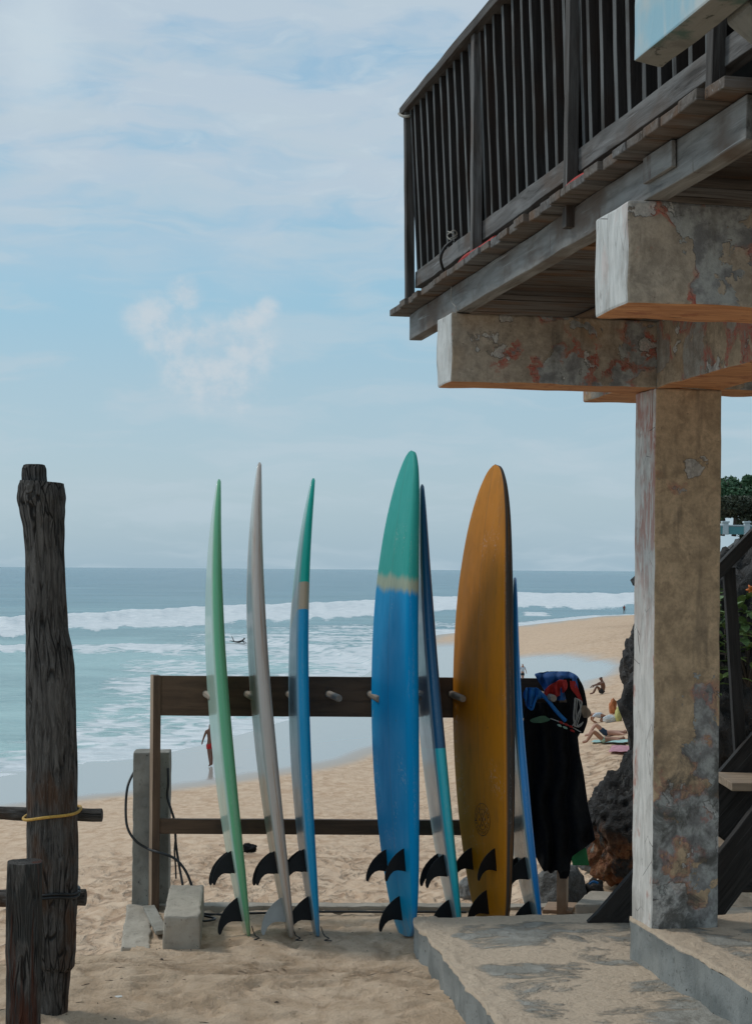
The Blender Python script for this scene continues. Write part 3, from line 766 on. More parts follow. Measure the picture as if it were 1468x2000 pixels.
cbeam('beam', .002, PW-.002, -1.72, -.001, ZB, ZT, 'plaster_low', 'plaster_low', label='beam running back between the cross beams', tco=(.4, 2.2, 6.1))
cbeam('beam', .002, PW-.002, PD+.001, .88, ZB+.03, ZT, 'plaster_low', 'plaster_low', label='stub of beam beyond the pillar')
cbeam('beam', -.872, 3.0, -1.99, -1.722, 2.472, ZT, label='nearest cross beam with a white end and red flaked grey plaster', main='plaster', tco=(7.4, 3.1, 2.3))
# joists under the deck
def wbox(name, a0, a1, b0, b1, z0, z1, m, parent=bld, amp=.003, along='b', bw=.003, grid=.12, **k):
    L = dict(a=a1-a0, b=b1-b0, z=z1-z0)
    if along == 'b': return box(name, B(a0, b0, z0), Uv*L['b'], Vv*L['a'], Zv*L['z'], m, parent, (max(1, int(L['b']/grid)), 2, 2), amp, 5, bw, **k)
    if along == 'a': return box(name, B(a0, b0, z0), Vv*L['a'], Uv*L['b'], Zv*L['z'], m, parent, (max(1, int(L['a']/grid)), 2, 2), amp, 5, bw, **k)
    return box(name, B(a0, b0, z0), Zv*L['z'], Vv*L['a'], Uv*L['b'], m, parent, (max(1, int(L['z']/grid)), 1, 1), amp, 5, bw, **k)
j0 = wbox('joist', -.82, -.762, -2.615, .816, ZT+.002, 2.862, M['wood_joist'], amp=.004)
j0['label'] = 'grey weathered outer joist with rust streaks'
wbox('joist_patch', -.836, -.822, -2.20, -2.00, 2.792, 2.862, M['wood_joist'])
for a in (-.12, .60, 1.3, 2.0, 2.7): wbox('joist', a, a+.06, -2.615, .80, ZT+.002, 2.860, M['wood_under'])
wbox('joist', -.755, 2.9, -1.20, -1.14, ZT+.03, 2.858, M['wood_under'], along='a')
rng = random.Random(5)
b = -2.64; 
while b < .80:
    wd = rng.uniform(.10, .125); ov = rng.uniform(-.011, .011)
    wbox('deck_board', -.895+ov, 3.0, b, b+wd-.006, 2.8645+rng.uniform(0, .003), 2.892+rng.uniform(-.002, .004), M['wood_grey'] if rng.random() < .3 else M['wood_under'] if False else M['deckb'] if 'deckb' in M else M['wood_grey'], along='a', amp=.004, grid=.2)
    b += wd
# railing
rail = thing('railing', B(-.8, 0, 2.9), None, None); rail.parent = bld; rail.location = rail.location-bld.location; rail['label'] = 'dark slatted wooden railing with peeling paint along the deck edge'
def rbox(name, p, q, wv, hv, m, amp=.002, n=1, parent=rail, bw=.002):
    """member from p to q with cross vectors wv and hv (its corner at p)"""
    A = V3(q)-V3(p); return box(name, p, A, wv, hv, m, parent, (max(1, int(A.length/.10)), n, n), amp, 7, bw)
rbox('lower_rail', B(-.812, -2.62, 2.968), B(-.806, .76, 2.972), Vv*.042, Zv*.070, M['wood_grey'], .004, 2)
rbox('top_rail', B(-.85, -3.3, 3.735), B(-.867, .84, 3.735), Vv*.085, Zv*.036, M['wood_dark'], .003, 2)
pb_ = [.775, -.295, -1.37, -2.45]
def topa(b): return -.862+(.775-b)*.009
for i, b in enumerate(pb_):
    zlow = 2.80 if i in (2,) else 2.892
    p0 = B(-.846 if i else -.845, b-.022, zlow); p1 = B(topa(b)+.005, b-.022, 3.735)
    rbox('post', p0, p1, Vv*.036, Uv*.040, M['wood_dark'] if i != 1 else M['wood_grey'], .002)
for s in range(3):
    b1, b0 = pb_[s], pb_[s+1]
    for k in [.32]+list(range(1, 10))+[9.66]:
        b = lerp(b1, b0, k/10)+rng.uniform(-.006, .006)
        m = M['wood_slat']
        p0 = B(-.800+rng.uniform(-.003, .003), b-.016, 3.040); p1 = B(topa(b)+.02+rng.uniform(-.003, .003), b-.016, 3.735)
        if s == 2 and k >= 1: p0 = B(-.80, b-.016, 3.040)
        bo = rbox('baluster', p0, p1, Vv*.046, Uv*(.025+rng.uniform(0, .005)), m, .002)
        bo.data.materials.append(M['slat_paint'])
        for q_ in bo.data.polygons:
            if q_.normal.dot(Vv) < -.7: q_.material_index = 1  # outward faces take the skylit colour, the others keep the shaded one
# the short side of the railing, across the far end
rbox('lower_rail', B(-.77, .76, 2.968), B(1.95, .76, 2.968), Uv*.04, Zv*.07, M['wood_dark'])
rbox('top_rail', B(-.78, .755, 3.735), B(1.95, .755, 3.735), Uv*.08, Zv*.036, M['wood_dark'])
for k in range(1, 44):
    a = -.80+k*.060
    rbox('baluster', B(a, .765, 3.04), B(a, .765, 3.735), Vv*.03, Uv*.03, M['wood_slat'], .001)
wbox('wall', -.812, 1.9, -2.72, -2.63, 2.70, 5.6, M['wall_dark'] if 'wall_dark' in M else plain('wall_dark', (.05, .045, .04), .9), along='a', grid=.5, amp=0)  # dark panel added to fill the black past the last post
# unseen walls, upper storey and roof to the right of the picture; added to hold light off the deck and railing
plain('wall_dark', (.05, .045, .04), .9)
wbox('wall', 1.9, 2.1, -6.5, 1.4, 2.9, 5.6, M['wall_dark'], grid=.5, amp=0)
wbox('wall', -.2, 1.85, 1.1, 1.25, 2.9, 5.6, M['wall_dark'], along='a', grid=.5, amp=0)
wbox('roof', -.95, 6.0, -3.4, 1.6, 5.62, 5.80, M['wood_dark'], grid=.5, amp=0)
plain('wall_pale', (.46, .40, .32), .9)  # unseen wall, made pale so that it bounces light under the deck
wbox('wall', 2.6, 2.8, -5.8, -2.2, .30, 2.7, M['wall_pale'], grid=.5, amp=0)
wbox('joist', -.9, -.8, -3.3, 1.5, 5.45, 5.61, M['wood_dark'], grid=.5, amp=0)

# pale blue concrete brace nearest the camera, top right
cz = thing('concrete_brace', P(1320, 60, 3.2), 'pale blue painted concrete beam with mildewed underside hanging at the top right corner', 'beam')
def pixhexa(name, quad_near, quad_far, m, parent, **k): pass
e0 = P(1238, 122, 3.5)
ub = e0.z
def soffit(name, pts, h, m, under, parent, side=None):
    """prism with the given bottom outline, h tall"""
    n = len(pts); vs = [V3(p) for p in pts]+[V3(p)+V3((0, 0, h)) for p in pts]
    fs = [list(range(n))[::-1], list(range(n, 2*n))]+[[i, (i+1) % n, n+(i+1) % n, n+i] for i in range(n)]
    bm = bmesh.new(); bv = [bm.verts.new(v) for v in vs]
    for f in fs: bm.faces.new([bv[i] for i in f])
    bmesh.ops.recalc_face_normals(bm, faces=bm.faces)
    bmesh.ops.triangulate(bm, faces=[f for f in bm.faces if len(f.verts) > 4])
    bmesh.ops.subdivide_edges(bm, edges=bm.edges, cuts=9, use_grid_fill=True)
    for v in bm.verts: v.co += V3((noise.noise(v.co*9), noise.noise(v.co*9+V3((5, 1, 1))), noise.noise(v.co*9+V3((1, 7, 2)))))*.005
    V = [v.co.copy() for v in bm.verts]; bm.verts.index_update(); F = [[v.index for v in f.verts] for f in bm.faces]; bm.free()
    o = fixn(mesh(name, V, F, m, parent, V, False)); o.data.materials.append(M[under])
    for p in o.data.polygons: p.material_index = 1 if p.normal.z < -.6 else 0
    bevel(o, .012, 2, 40); return o
q0 = e0; q1 = e0-Uv*2.4
r0 = atz(1292, 133, ub); r1 = atz(1402, 49, ub)
soffit('beam', [q0, r0, r1, r1-Uv*2.0, q1], .6, M['paleblue'], 'soffit', cz)
t0 = r1+V3((.012, 0, .0)); t2 = P(1700, 290, r1.y)
# cross member that drops away to the right
def sloped(name, A, Bp, th, dep, m, parent):
    A, Bp = V3(A), V3(Bp)
    return box(name, A, Bp-A, -Uv*dep, V3((0, 0, th)), M[m], parent, (14, 8, 6), .005, 9, .01)
sloped('beam', t0, t2, .5, 2.2, 'soffit', cz)
# concrete platforms
def slabtop(o, edges):
    me = o.data; a = me.attributes.new('edge', 'FLOAT', 'POINT')
    return o
lo0 = P(806, 1800, 7.43); lo0.z = 0
sl = thing('concrete_platform', (lo0.x, lo0.y, 0), 'low concrete step strewn with sand in front of the surfboards', 'platform')
def platform(poly_left, far_dir, wd, z0, z1, parent, m_side='concrete_blue'):
    """slab whose left edge follows poly_left (from far to near); it extends wd to the right"""
    L = []
    for (x0, y0), (x1, y1) in zip(poly_left[:-1], poly_left[1:]):
        k = max(1, int(math.hypot(x1-x0, y1-y0)/.03))
        for i in range(k): L.append((lerp(x0, x1, i/k), lerp(y0, y1, i/k)))
    L.append(poly_left[-1])
    nw = 90; vs, fs, tcs, ed = [], [], [], []
    nl = len(L)
    for i, (x, y) in enumerate(L):
        jx = noise.fractal(V3((x*9, y*9, z1*7)), .8, 2, 3)*.014
        for j in range(nw+1):
            t = (j/nw)**1.7*wd
            p = V3((x, y, z1))+far_dir*(t+(jx if j == 0 else jx*max(0, 1-j/4)))
            zz = z1+noise.fractal(V3((p.x*5, p.y*5, 2)), .8, 2, 4)*.006+max(0, noise.fractal(V3((p.x*19, p.y*19, 4)), .8, 2, 3))*.022*math.exp(-((t-.05)/.05)**2)+(-.012 if j == 0 else .006*math.exp(-t/.05))
            vs.append((p.x, p.y, zz)); dd = min(t, i*.03); ed.append(max(0., 1-dd/.16))
    for i in range(nl-1):
        for j in range(nw): a = i*(nw+1)+j; fs.append([a, a+1, a+nw+2, a+nw+1])
    topo = fixn(mesh('slab_top', np.array(vs), fs, M['slabtop'], parent, None, True, {'edge': ed}))
    for p in topo.data.polygons:
        if p.normal.z < 0: topo.data.flip_normals(); break
    # side skirt: left and far faces
    vs, fs = [], []
    loop = [tuple(V3((L[0][0], L[0][1], 0))+far_dir*(wd*k/60)) for k in range(60, 0, -1)]+[(x, y, 0) for x, y in L]
    nz_ = 5
    for (x, y, _) in loop:
        jx = noise.fractal(V3((x*9, y*9, z1*7)), .8, 2, 3)*.014
        for j in range(nz_+1):
            z = lerp(z1-.010, z0, j/nz_); r = noise.fractal(V3((x*12, y*12, z*12)), .8, 2, 3)*.006
            p = V3((x, y, z))+far_dir*(jx+.004*(j > 0)+r*(j > 0))
            vs.append(tuple(p))
    for i in range(len(loop)-1):
        for j in range(nz_): a = i*(nz_+1)+j; fs.append([a, a+1, a+nz_+2, a+nz_+1])
    s = fixn(mesh('slab_side', np.array(vs), fs, M[m_side], parent)); return topo, s
ln = P(975, 2000, 5.77)
lfar = (lo0.x+.012, lo0.y); 
lf = [(lo0.x+.03, lo0.y+.10), (lo0.x+.004, lo0.y+.05), (lo0.x-.004, lo0.y-.02), (P(842, 1838, 7.06).x, 7.06), (P(905, 1918, 6.35).x, 6.35), (ln.x, 5.77), (ln.x+.02, 4.6), (ln.x+.15, 3.2)]
platform(lf, V3((.9903, .139, 0)).normalized(), 3.2, -.05, .150, sl)
us = thing('concrete_platform', B(0, 0, 0), 'higher grey concrete floor slab that carries the peeling pillar', 'platform')
c0 = B(0, PD, 0); c1 = B(-.002, -3.6, 0)
lf2 = [(B(-.004, PD+.012, 0).x, B(-.004, PD+.012, 0).y), (B(-.004, .0, 0).x, B(-.004, .0, 0).y), (B(-.006, -1.2, 0).x, B(0, -1.2, 0).y), (B(-.004, -3.4, 0).x, B(0, -3.4, 0).y)]
platform(lf2, Vv, 3.0, .12, .318, us)
# ---------------------------------------------------------------- the surfboard rack
RD = 8.33
rack = thing('surfboard_rack', P(716, 1785, RD+.03), 'brown plank rack with round pegs holding the row of surfboards', 'rack')
def wbar(name, p, q, wv, hv, m, parent, amp=.0015, label=None, bw=.0025):
    A = V3(q)-V3(p); o = box(name, p, A, wv, hv, m, parent, (max(2, int(A.length/.08)), 2, 2), amp, 6, bw)
    if label: o['label'] = label
    return o
pz = lambda z, px, D: V3((P(px, 0, D).x, D, z))
ztop = P(320, 1320, RD).z; zt0 = P(320, 1398, RD).z
a0 = pz(-.02, 308, RD-.002); a1 = pz(ztop+.001, 309, RD-.002)
lp = wbar('post', a0, a1, V3((.040, 0, 0)), V3((-.027, .085, 0)), M['wood_brown'], rack)
lp.data.materials.append(M['wood_pale'])
for p in lp.data.polygons:
    if p.normal.x < -.8: p.material_index = 1
wbar('top_rail', pz(zt0, 319, RD+.004), pz(zt0, 1122, RD+.004), V3((0, .030, 0)), V3((0, 0, ztop-zt0)), M['wood_brown'], rack)
zl = P(600, 1602, RD).z; zl0 = P(600, 1631, RD).z
wbar('lower_rail', pz(zl0, 319, RD+.004), pz(zl0+.004, 1112, RD+.004), V3((0, .035, 0)), V3((0, 0, zl-zl0)), M['wood_brown'], rack)
rp = wbar('post', pz(-.02, 1098, RD-.002), pz(ztop-.002, 1101, RD-.002), V3((.05, 0, 0)), V3((.02, .085, 0)), M['wood_pale'], rack)
for i, x in enumerate([402, 482, 563, 641, 722, 803, 880, 968, 1052]):
    b_ = P(x, 1355, RD+.004); tip = b_+V3((.055+rng.uniform(-.01, .01), -.21, -.005-.004*i % .01))
    mb = MB(); pts = [b_.lerp(tip, t/6) for t in range(7)]
    tube(pts, [.018, .0185, .018, .018, .0175, .018, .017], 16, mb, True, .04, 20)
    pg_ = mb.build('peg', M['peg'], rack); bevel(pg_, .003, 2, 60)

# ---------------------------------------------------------------- surfboards
OUT_ROUND = [(0, .26), (.012, .38), (.04, .52), (.10, .68), (.20, .84), (.32, .95), (.45, 1), (.58, .985), (.70, .93), (.80, .83), (.88, .69), (.94, .51), (.975, .335), (.992, .19), (1, .02)]
OUT_POINT = [(0, .22), (.012, .32), (.04, .46), (.10, .64), (.20, .82), (.32, .94), (.45, 1), (.58, .97), (.70, .87), (.80, .71), (.88, .52), (.94, .33), (.975, .18), (.992, .085), (1, .015)]
THK = [(0, .28), (.04, .45), (.15, .75), (.35, .98), (.5, 1), (.7, .93), (.85, .72), (.94, .50), (1, .26)]
PROF = [(0, .5), (.35, .5), (.65, .498), (.84, .492), (.895, .482), (.918, .455), (.950, .36), (.982, .20), (1, 0), (.99, -.14), (.96, -.26), (.90, -.36), (.80, -.43), (.62, -.475), (.35, -.495), (0, -.5)]
def surfboard(tail, nose, alpha, width, thick, outl, material, label, nr=.11, tr=.03, fins=(.355, .13), finmats=('fin_black',)*3, sidey=.125, fin_scale=1.0):
    T, N = P(*tail), P(*nose); Lv = N-T; L = Lv.length; zl = Lv.normalized()
    Bn = V3((-math.cos(alpha), -math.sin(alpha), 0)); Bn = (Bn-zl*Bn.dot(zl)).normalized(); W = zl.cross(Bn).normalized()
    if W.y > 0: W = -W
    def bcurve(s): return -nr*((s-.4)/.6)**2.3 if s > .4 else -tr*((.4-s)/.4)**2
    c0, c1 = bcurve(0), bcurve(1)
    def off(s): return bcurve(s)-lerp(c0, c1, s)
    ns = 90; ss_ = [.5-.5*math.cos(math.pi*i/ns) for i in range(ns+1)]
    prof = PROF+[(-y, n) for y, n in PROF[-2:0:-1]]; m = len(prof)
    vs, ts, fs = [], [], []
    for s in ss_:
        hw = width/2*interp(s, outl); th = thick*interp(s, THK); c = T+zl*(s*L)+Bn*off(s)
        th = min(th, max(.012, hw*1.5))
        for y, n in prof:
            nn = n*th+ (.5*thick-.5*th)*.0
            vs.append(c+W*(y*hw)+Bn*nn); ts.append((n, y*hw, s*L))
    for i in range(ns):
        for k in range(m):
            a, b = i*m+k, i*m+(k+1) % m; fs.append((a, b, b+m, a+m))
    for e in (0, ns):
        c = len(vs); mid = sum((vs[e*m+k] for k in range(m)), V3())/m; vs.append(mid+zl*(.004 if e else -.004)); ts.append((0, 0, ss_[e]*L))
        for k in range(m):
            a, b = e*m+k, e*m+(k+1) % m; fs.append((a, b, c) if e else (b, a, c))
    o = fixn(mesh('surfboard', vs, fs, material, None, ts, True)); setp(o, label, 'surfboard', 'surfboards leaning on the rack')
    # fins on the flat underside
    F = [(-.004, .056), (.020, .046), (.045, .030), (.068, .010), (.086, -.012), (.100, -.038), (.109, -.064), (.111, -.082), (.107, -.094), (.099, -.093), (.090, -.077), (.079, -.062), (.062, -.050), (.044, -.046), (.022, -.049), (-.004, -.055)]
    for k, (zz, yy, cant) in enumerate(((fins[0], sidey, .10), (fins[0], -sidey, -.10), (fins[1], 0, 0))):
        s = zz/L; hw = width/2*interp(s, outl); th = thick*interp(s, THK)
        base = T+zl*zz+Bn*(off(s)+.485*th)+W*(yy*hw/(.5*width) if yy else 0)
        # local slope of the underside
        up = (zl+Bn*((off(s+.01)-off(s-.01))/(.02*L))).normalized(); outv = (Bn-up*Bn.dot(up)).normalized(); sidev = up.cross(outv)
        outc = (outv+sidev*(cant if W.dot(sidev) > 0 else -cant)).normalized()
        v2, f2 = [], []; n = len(F); fsl = fin_scale*(1.0 if yy else 1.08)
        for sg in (-1, 1):
            for (a, b) in F: v2.append(base+outc*(a*fsl)+up*(b*fsl)+sidev*(sg*.0038*(1-a*5.5)))
        core = [V3((0, 0, 0))]*0
        # ribs: inner ring raised a little so the fin has a foil
        q = n//2
        f2 = []
        for i in range(q-1):
            j = n-1-i
            f2.append((i, i+1, j-1, j)); f2.append((n+j, n+j-1, n+i+1, n+i))
        for i in range(n): f2.append((i, n+i, n+(i+1) % n, (i+1) % n))
        fo = fixn(mesh('fin', v2, f2, M[finmats[k]], o, None, False)); bevel(fo, .0012, 2, 40)
    return o, T, zl, Bn, W, L, off
S = {}
S['green'] = mat('green_board', board_fn([(9, (.13, .47, .235))], bottom=(.9, (.42, .56, .48)), stain=(.25, (.30, .30, .22)), rough=.3))
b1 = surfboard((484, 1829, 7.84), (428, 937, 8.24), R(10.5), .50, .071, OUT_POINT, S['green'], 'pale green surfboard, the leftmost board on the rack')
S['beige'] = mat('beige_board', board_fn([(9, (.52, .455, .40))], bottom=(.9, (.50, .50, .47)), stain=(.75, (.36, .20, .115)), rough=.38))
b2 = surfboard((569, 1830, 7.82), (507, 904, 8.24), R(8.6), .50, .073, OUT_POINT, S['beige'], 'beige surfboard with brown stains and one pale grey fin', finmats=('fin_black', 'fin_black', 'fin_grey'))
Lb = (1828-936)/407.
S['teal'] = mat('teal_blue_board', board_fn([(1.525, (.0, .30, .58)), (1.665, (.46, .36, .25)), (9, (.004, .42, .33))], soft=.003, bottom=(.55, (.42, .52, .52)), dirt=.08, slope=-.10, rough=.3, spec=.3, coat=.15))
b3 = surfboard((619, 1828, 7.83), (612, 935, 8.25), R(8), .50, .068, OUT_POINT, S['teal'], 'narrow edge-on surfboard, blue below and teal above with a tan band', nr=.12, tr=.04)
S['bigblue'] = mat('big_blue_board', board_fn([(1.675, (.0, .265, .58)), (1.74, (.40, .42, .30)), (9, (.035, .36, .30))], soft=.022, wav=.10, slope=.22, rough=.45, coat=.0, dirt=.08, spec=.1, tealish=True))
b4 = surfboard((794, 1828, 7.82), (803, 881, 8.28), R(20), .545, .075, OUT_ROUND, S['bigblue'], 'large wide blue surfboard with a green nose, tallest on the rack', nr=.115, tr=.035, sidey=.16)
S['navy'] = mat('navy_cyan_board', board_fn([(.925, (.015, .58, .70)), (9, (.003, .11, .26))], soft=.003, bottom=(.8, (.48, .52, .52)), dirt=.06, slope=.05, rough=.3))
b5 = surfboard((896, 1832, 7.95), (824, 947, 8.26), R(6), .49, .070, OUT_POINT, S['navy'], 'slim surfboard, navy above and cyan below, half behind the big blue board', nr=.075, tr=.03)
S['orange'] = mat('orange_board', board_fn([(9, (.055, .045, .038))], bottom=(1.0, (.60, .215, .009)), stain=(.45, (.38, .15, .02)), dirt=.22, rough=.5, coat=0.0, spec=.2))
b6 = surfboard((964, 1836, 7.92), (967, 908, 8.30), R(25), .575, .070, OUT_ROUND, S['orange'], 'wide orange surfboard with dark rails and a round printed emblem', nr=.10, tr=.03, fins=(.385, .18), sidey=.15)
S['rblue'] = mat('right_blue_board', board_fn([(9, (.0, .22, .60))], bottom=(.85, (.34, .44, .42)), dirt=.06, rough=.28))
b7 = surfboard((1053, 1836, 7.90), (1005, 1129, 8.20), R(5.5), .50, .052, OUT_POINT, S['rblue'], 'short blue surfboard with pale underside, rightmost on the rack beside the black wetsuit', nr=.10, tr=.035, fins=(.345, .13))
# leash stubs
def cord(name, pts, r, m, parent=None, sub=8, seg=8):
    mb = MB(); tube(spline(pts, sub), r, seg, mb); return mb.build(name, M[m], parent)
for (b, px0) in ((b1, 492), (b2, 574), (b3, 628)):
    pass
# printed emblem on the orange board
def emblem(bd, s_z, y0, rad):
    o, T, zl, Bn, W, L, off = bd
    s = s_z/L; th = .070*interp(s, THK); c = T+zl*s_z+Bn*(off(s)+.5*th+.0018)+W*y0
    up = (zl+Bn*((off(s+.01)-off(s-.01))/(.02*L))).normalized(); out = (Bn-up*Bn.dot(up)).normalized(); rt = up.cross(out).normalized()
    if rt.dot(W) < 0: rt = -rt
    vs, fs = [], []
    def pt(x, y): return c+rt*x+up*y
    def ring(r0, r1, n=64):
        b = len(vs)
        for k in range(n):
            a = 2*math.pi*k/n; vs.append(pt(r0*math.cos(a), r0*math.sin(a))); vs.append(pt(r1*math.cos(a), r1*math.sin(a)))
        for k in range(n): i, j = b+2*k, b+2*((k+1) % n); fs.append((i, i+1, j+1, j))
    def bar(x0, y0, x1, y1, t):
        d = V3((x1-x0, y1-y0, 0)).normalized(); nx, ny = -d.y*t/2, d.x*t/2; b = len(vs)
        vs.extend([pt(x0+nx, y0+ny), pt(x1+nx, y1+ny), pt(x1-nx, y1-ny), pt(x0-nx, y0-ny)]); fs.append((b, b+1, b+2, b+3))
    ring(rad*.965, rad); ring(rad*.60, rad*.625)
    bar(-.030, .038, .030, -.038, .0045); bar(.030, .038, -.030, -.038, .0045)
    bar(-.034, .034, -.024, .042, .003); bar(.024, -.042, .034, -.034, .003)
    for x, y in ((0, .026), (0, -.028), (-.027, 0), (.027, 0)):
        bar(x-.004, y, x+.004, y, .012)
    def word(txt, a0, a1, rr, size, flip):
        n = len(txt)
        for i, ch in enumerate(txt):
            cu = bpy.data.curves.new('t', 'FONT'); cu.body = ch; cu.size = size; cu.align_x = 'CENTER'; cu.align_y = 'CENTER'; cu.resolution_u = 2
            to = bpy.data.objects.new('t', cu); COL.objects.link(to)
            me = to.to_mesh(); a = R(lerp(a0, a1, i/(n-1))); cx, cy = rr*math.cos(a), rr*math.sin(a)
            rot = a-math.pi/2 if not flip else a+math.pi/2; b = len(vs)
            for v in me.vertices:
                x = v.co.x*1.25; y = v.co.y
                vs.append(pt(cx+x*math.cos(rot)-y*math.sin(rot), cy+x*math.sin(rot)+y*math.cos(rot)))
            for p in me.polygons: fs.append(tuple(i_+b for i_ in p.vertices))
            to.to_mesh_clear(); bpy.data.objects.remove(to)
    word('Korallion', 178, 22, rad*.79, .030, False)
    word('Surfboard', 212, 338, rad*.79, .024, True)
    for a in (8, 196):
        x, y = rad*.79*math.cos(R(a)), rad*.79*math.sin(R(a)); bar(x-.004, y, x+.004, y, .008)
    mesh('emblem', vs, fs, M['emblem_ink'], o, None, False)
emblem(b6, .575, .015, .079)

# ---------------------------------------------------------------- clothes hung on the right end of the rack
def drape_lin(x, tab): return float(np.interp(x, [a_ for a_, _ in tab], [b_ for _, b_ in tab]))
def drape(name, rows, D, m, label, cat, fold=.012, ff=55, thick=.006, dz=None, ragged=0, group=None):
    ys = [r[0] for r in rows]; nr_ = max(24, int((ys[-1]-ys[0])/3)); ncx = 44; vs, fs = [], []
    for i in range(nr_+1):
        y = lerp(ys[0], ys[-1], i/nr_); ip = drape_lin if name == 'wetsuit' else interp; xl = ip(y, [(r[0], r[1]) for r in rows]); xr = ip(y, [(r[0], r[2]) for r in rows])
        for j in range(ncx+1):
            x = lerp(xl, xr, j/ncx); u = (x-1000)/ff
            f = math.sin(u*6.3+noise.noise(V3((u, y/90, 1)))*2.6)*fold*(.35+.65*i/nr_)+noise.noise(V3((x/22, y/30, 7)))*fold*.8
            yy = y+(ragged*noise.noise(V3((x/9, 3, 1))) if i == nr_ else 0)
            d = D+f+(dz(x, y) if dz else 0); vs.append(P(x, yy, d))
    for i in range(nr_):
        for j in range(ncx): a = i*(ncx+1)+j; fs.append((a, a+1, a+ncx+2, a+ncx+1))
    o = mesh(name, vs, fs, M[m], None); so = o.modifiers.new('thickness', 'SOLIDIFY'); so.thickness = thick; so.offset = 0
    return setp(o, label, cat, group)
drape('wetsuit', [(1372, 1030, 1136), (1390, 1024, 1147), (1410, 1022, 1146), (1440, 1021, 1127), (1470, 1022, 1131), (1520, 1024, 1140), (1570, 1028, 1147), (1610, 1030, 1155), (1640, 1034, 1161), (1656, 1040, 1140), (1672, 1046, 1117), (1690, 1055, 1113), (1702, 1062, 1112)], 8.235, 'black_cloth', 'black wetsuit hanging over the right end of the rack', 'wetsuit', fold=.030, ff=34, ragged=14)
drape('sleeve', [(1690, 1092, 1112), (1706, 1091, 1111), (1716, 1093, 1106)], 8.27, 'black_cloth', 'ragged black cloth end hanging below the wetsuit', 'cloth', fold=.006)
drape('shirt', [(1325, 1100, 1130), (1340, 1100, 1138), (1360, 1104, 1143), (1385, 1112, 1146), (1410, 1127, 1146), (1432, 1124, 1138)], 8.215, 'black_cloth', 'black shirt bunched over the rack corner', 'shirt', fold=.014)
drape('towel', [(1312, 1068, 1110), (1316, 1046, 1119), (1322, 1046, 1127), (1330, 1051, 1132), (1338, 1056, 1135), (1347, 1062, 1128), (1356, 1066, 1112), (1368, 1070, 1100)], 8.225, 'blue_cloth', 'blue beach towel draped over the top of the rack', 'towel', fold=.038, ff=26, dz=lambda x, y: .05*max(0, (1322-y)/10))
drape('red_shirt', [(1328, 1092, 1104), (1338, 1074, 1107), (1348, 1064, 1104), (1358, 1063, 1092), (1366, 1067, 1078)], 8.188, 'red_cloth', 'red cloth folded into the blue towel', 'cloth', fold=.024, ff=18)
drape('red_strap', [(1330, 1112, 1122), (1345, 1114, 1128), (1358, 1124, 1133), (1372, 1133, 1137)], 8.192, 'red_cloth', 'narrow red cloth strip over the rack corner', 'cloth', fold=.004, ff=30)
drape('swim_shirt', [(1343, 1028, 1048), (1351, 1024, 1056), (1360, 1023, 1062), (1370, 1026, 1040), (1380, 1028, 1036)], 8.18, 'bright_blue_cloth', 'bright blue rash shirt twisted round the last peg', 'cloth', fold=.024, ff=14, thick=.01)
o = cord('cloth_strap', [P(1052, 1352, 8.18), P(1066, 1364, 8.17), P(1080, 1382, 8.175), P(1092, 1396, 8.18), P(1104, 1408, 8.185)], [.010]*33, 'bright_blue_cloth'); setp(o, 'bright blue strap slanting across the black wetsuit', 'strap')
o = cord('cloth_strap', [P(1049, 1358, 8.16), P(1043, 1372, 8.16), P(1038, 1385, 8.16), P(1030, 1380, 8.165)], .007, 'bright_blue_cloth'); setp(o, 'short blue tie hanging under the last peg', 'strap')
mb = MB()
for k, (dx, dy) in enumerate(((0, 0), (3, 1), (-2, -1))):
    tube(spline([P(1124+dx, 1364+dy, 8.16), P(1122+dx, 1385, 8.155), P(1121+dx, 1404, 8.16), P(1120-dx, 1418, 8.16)]), .0022, 6, mb)
    tube(spline([P(1124+dx, 1364+dy, 8.16), P(1134-dx, 1372, 8.155), P(1130+dx, 1394, 8.15), P(1123+dx, 1418, 8.16), P(1133, 1416+dy*2, 8.15), P(1138, 1410, 8.15)]), .0022, 6, mb)
setp(mb.build('looped_cord', M['cord_grey']), 'looped grey cord hanging at the rack corner', 'cord')
drape('net_bag', [(1378, 1136, 1143), (1386, 1133, 1150), (1394, 1136, 1153), (1402, 1140, 1148)], 8.19, 'beige_cloth', 'beige cloth scrap at the edge of the wetsuit', 'cloth', fold=.006, ff=14)
drape('paddle_glove', [(1398, 1056, 1064), (1401, 1046, 1068), (1405, 1036, 1074), (1409, 1035, 1068), (1412, 1042, 1056)], 8.18, 'leaf_green_card', 'dark green leaf shaped tag hanging on a cord', 'tag', fold=.002, ff=30, thick=.003)
o = cord('bead_cord', [P(1074, 1403, 8.17), P(1092, 1410, 8.165), P(1112, 1418, 8.165), P(1134, 1430, 8.16)], .0025, 'cord_grey'); setp(o, 'thin cord strung with red and mint beads across the wetsuit', 'cord')
for k, (x, y, mm) in enumerate(((1095, 1411, 'red_cloth'), (1092, 1417, 'mint_bikini'), (1103, 1421, 'mint_bikini'), (1114, 1419, 'red_cloth'), (1117, 1427, 'red_cloth'), (1105, 1415, 'red_cloth'))):
    mb = MB(); c = P(x, y, 8.16); tube([c+V3((-.011, 0, .005)), c+V3((-.004, -.003, .001)), c+V3((.004, -.003, -.002)), c+V3((.010, 0, -.007))], [.002, .006, .0055, .002], 8, mb); mb.build('bead', M[mm], o)
drape('green_towel', [(1656, 1126, 1143), (1664, 1115, 1145), (1676, 1115, 1147), (1690, 1118, 1150)], 8.26, 'green_cloth', 'green cloth corner showing below the wetsuit', 'cloth', fold=.003)

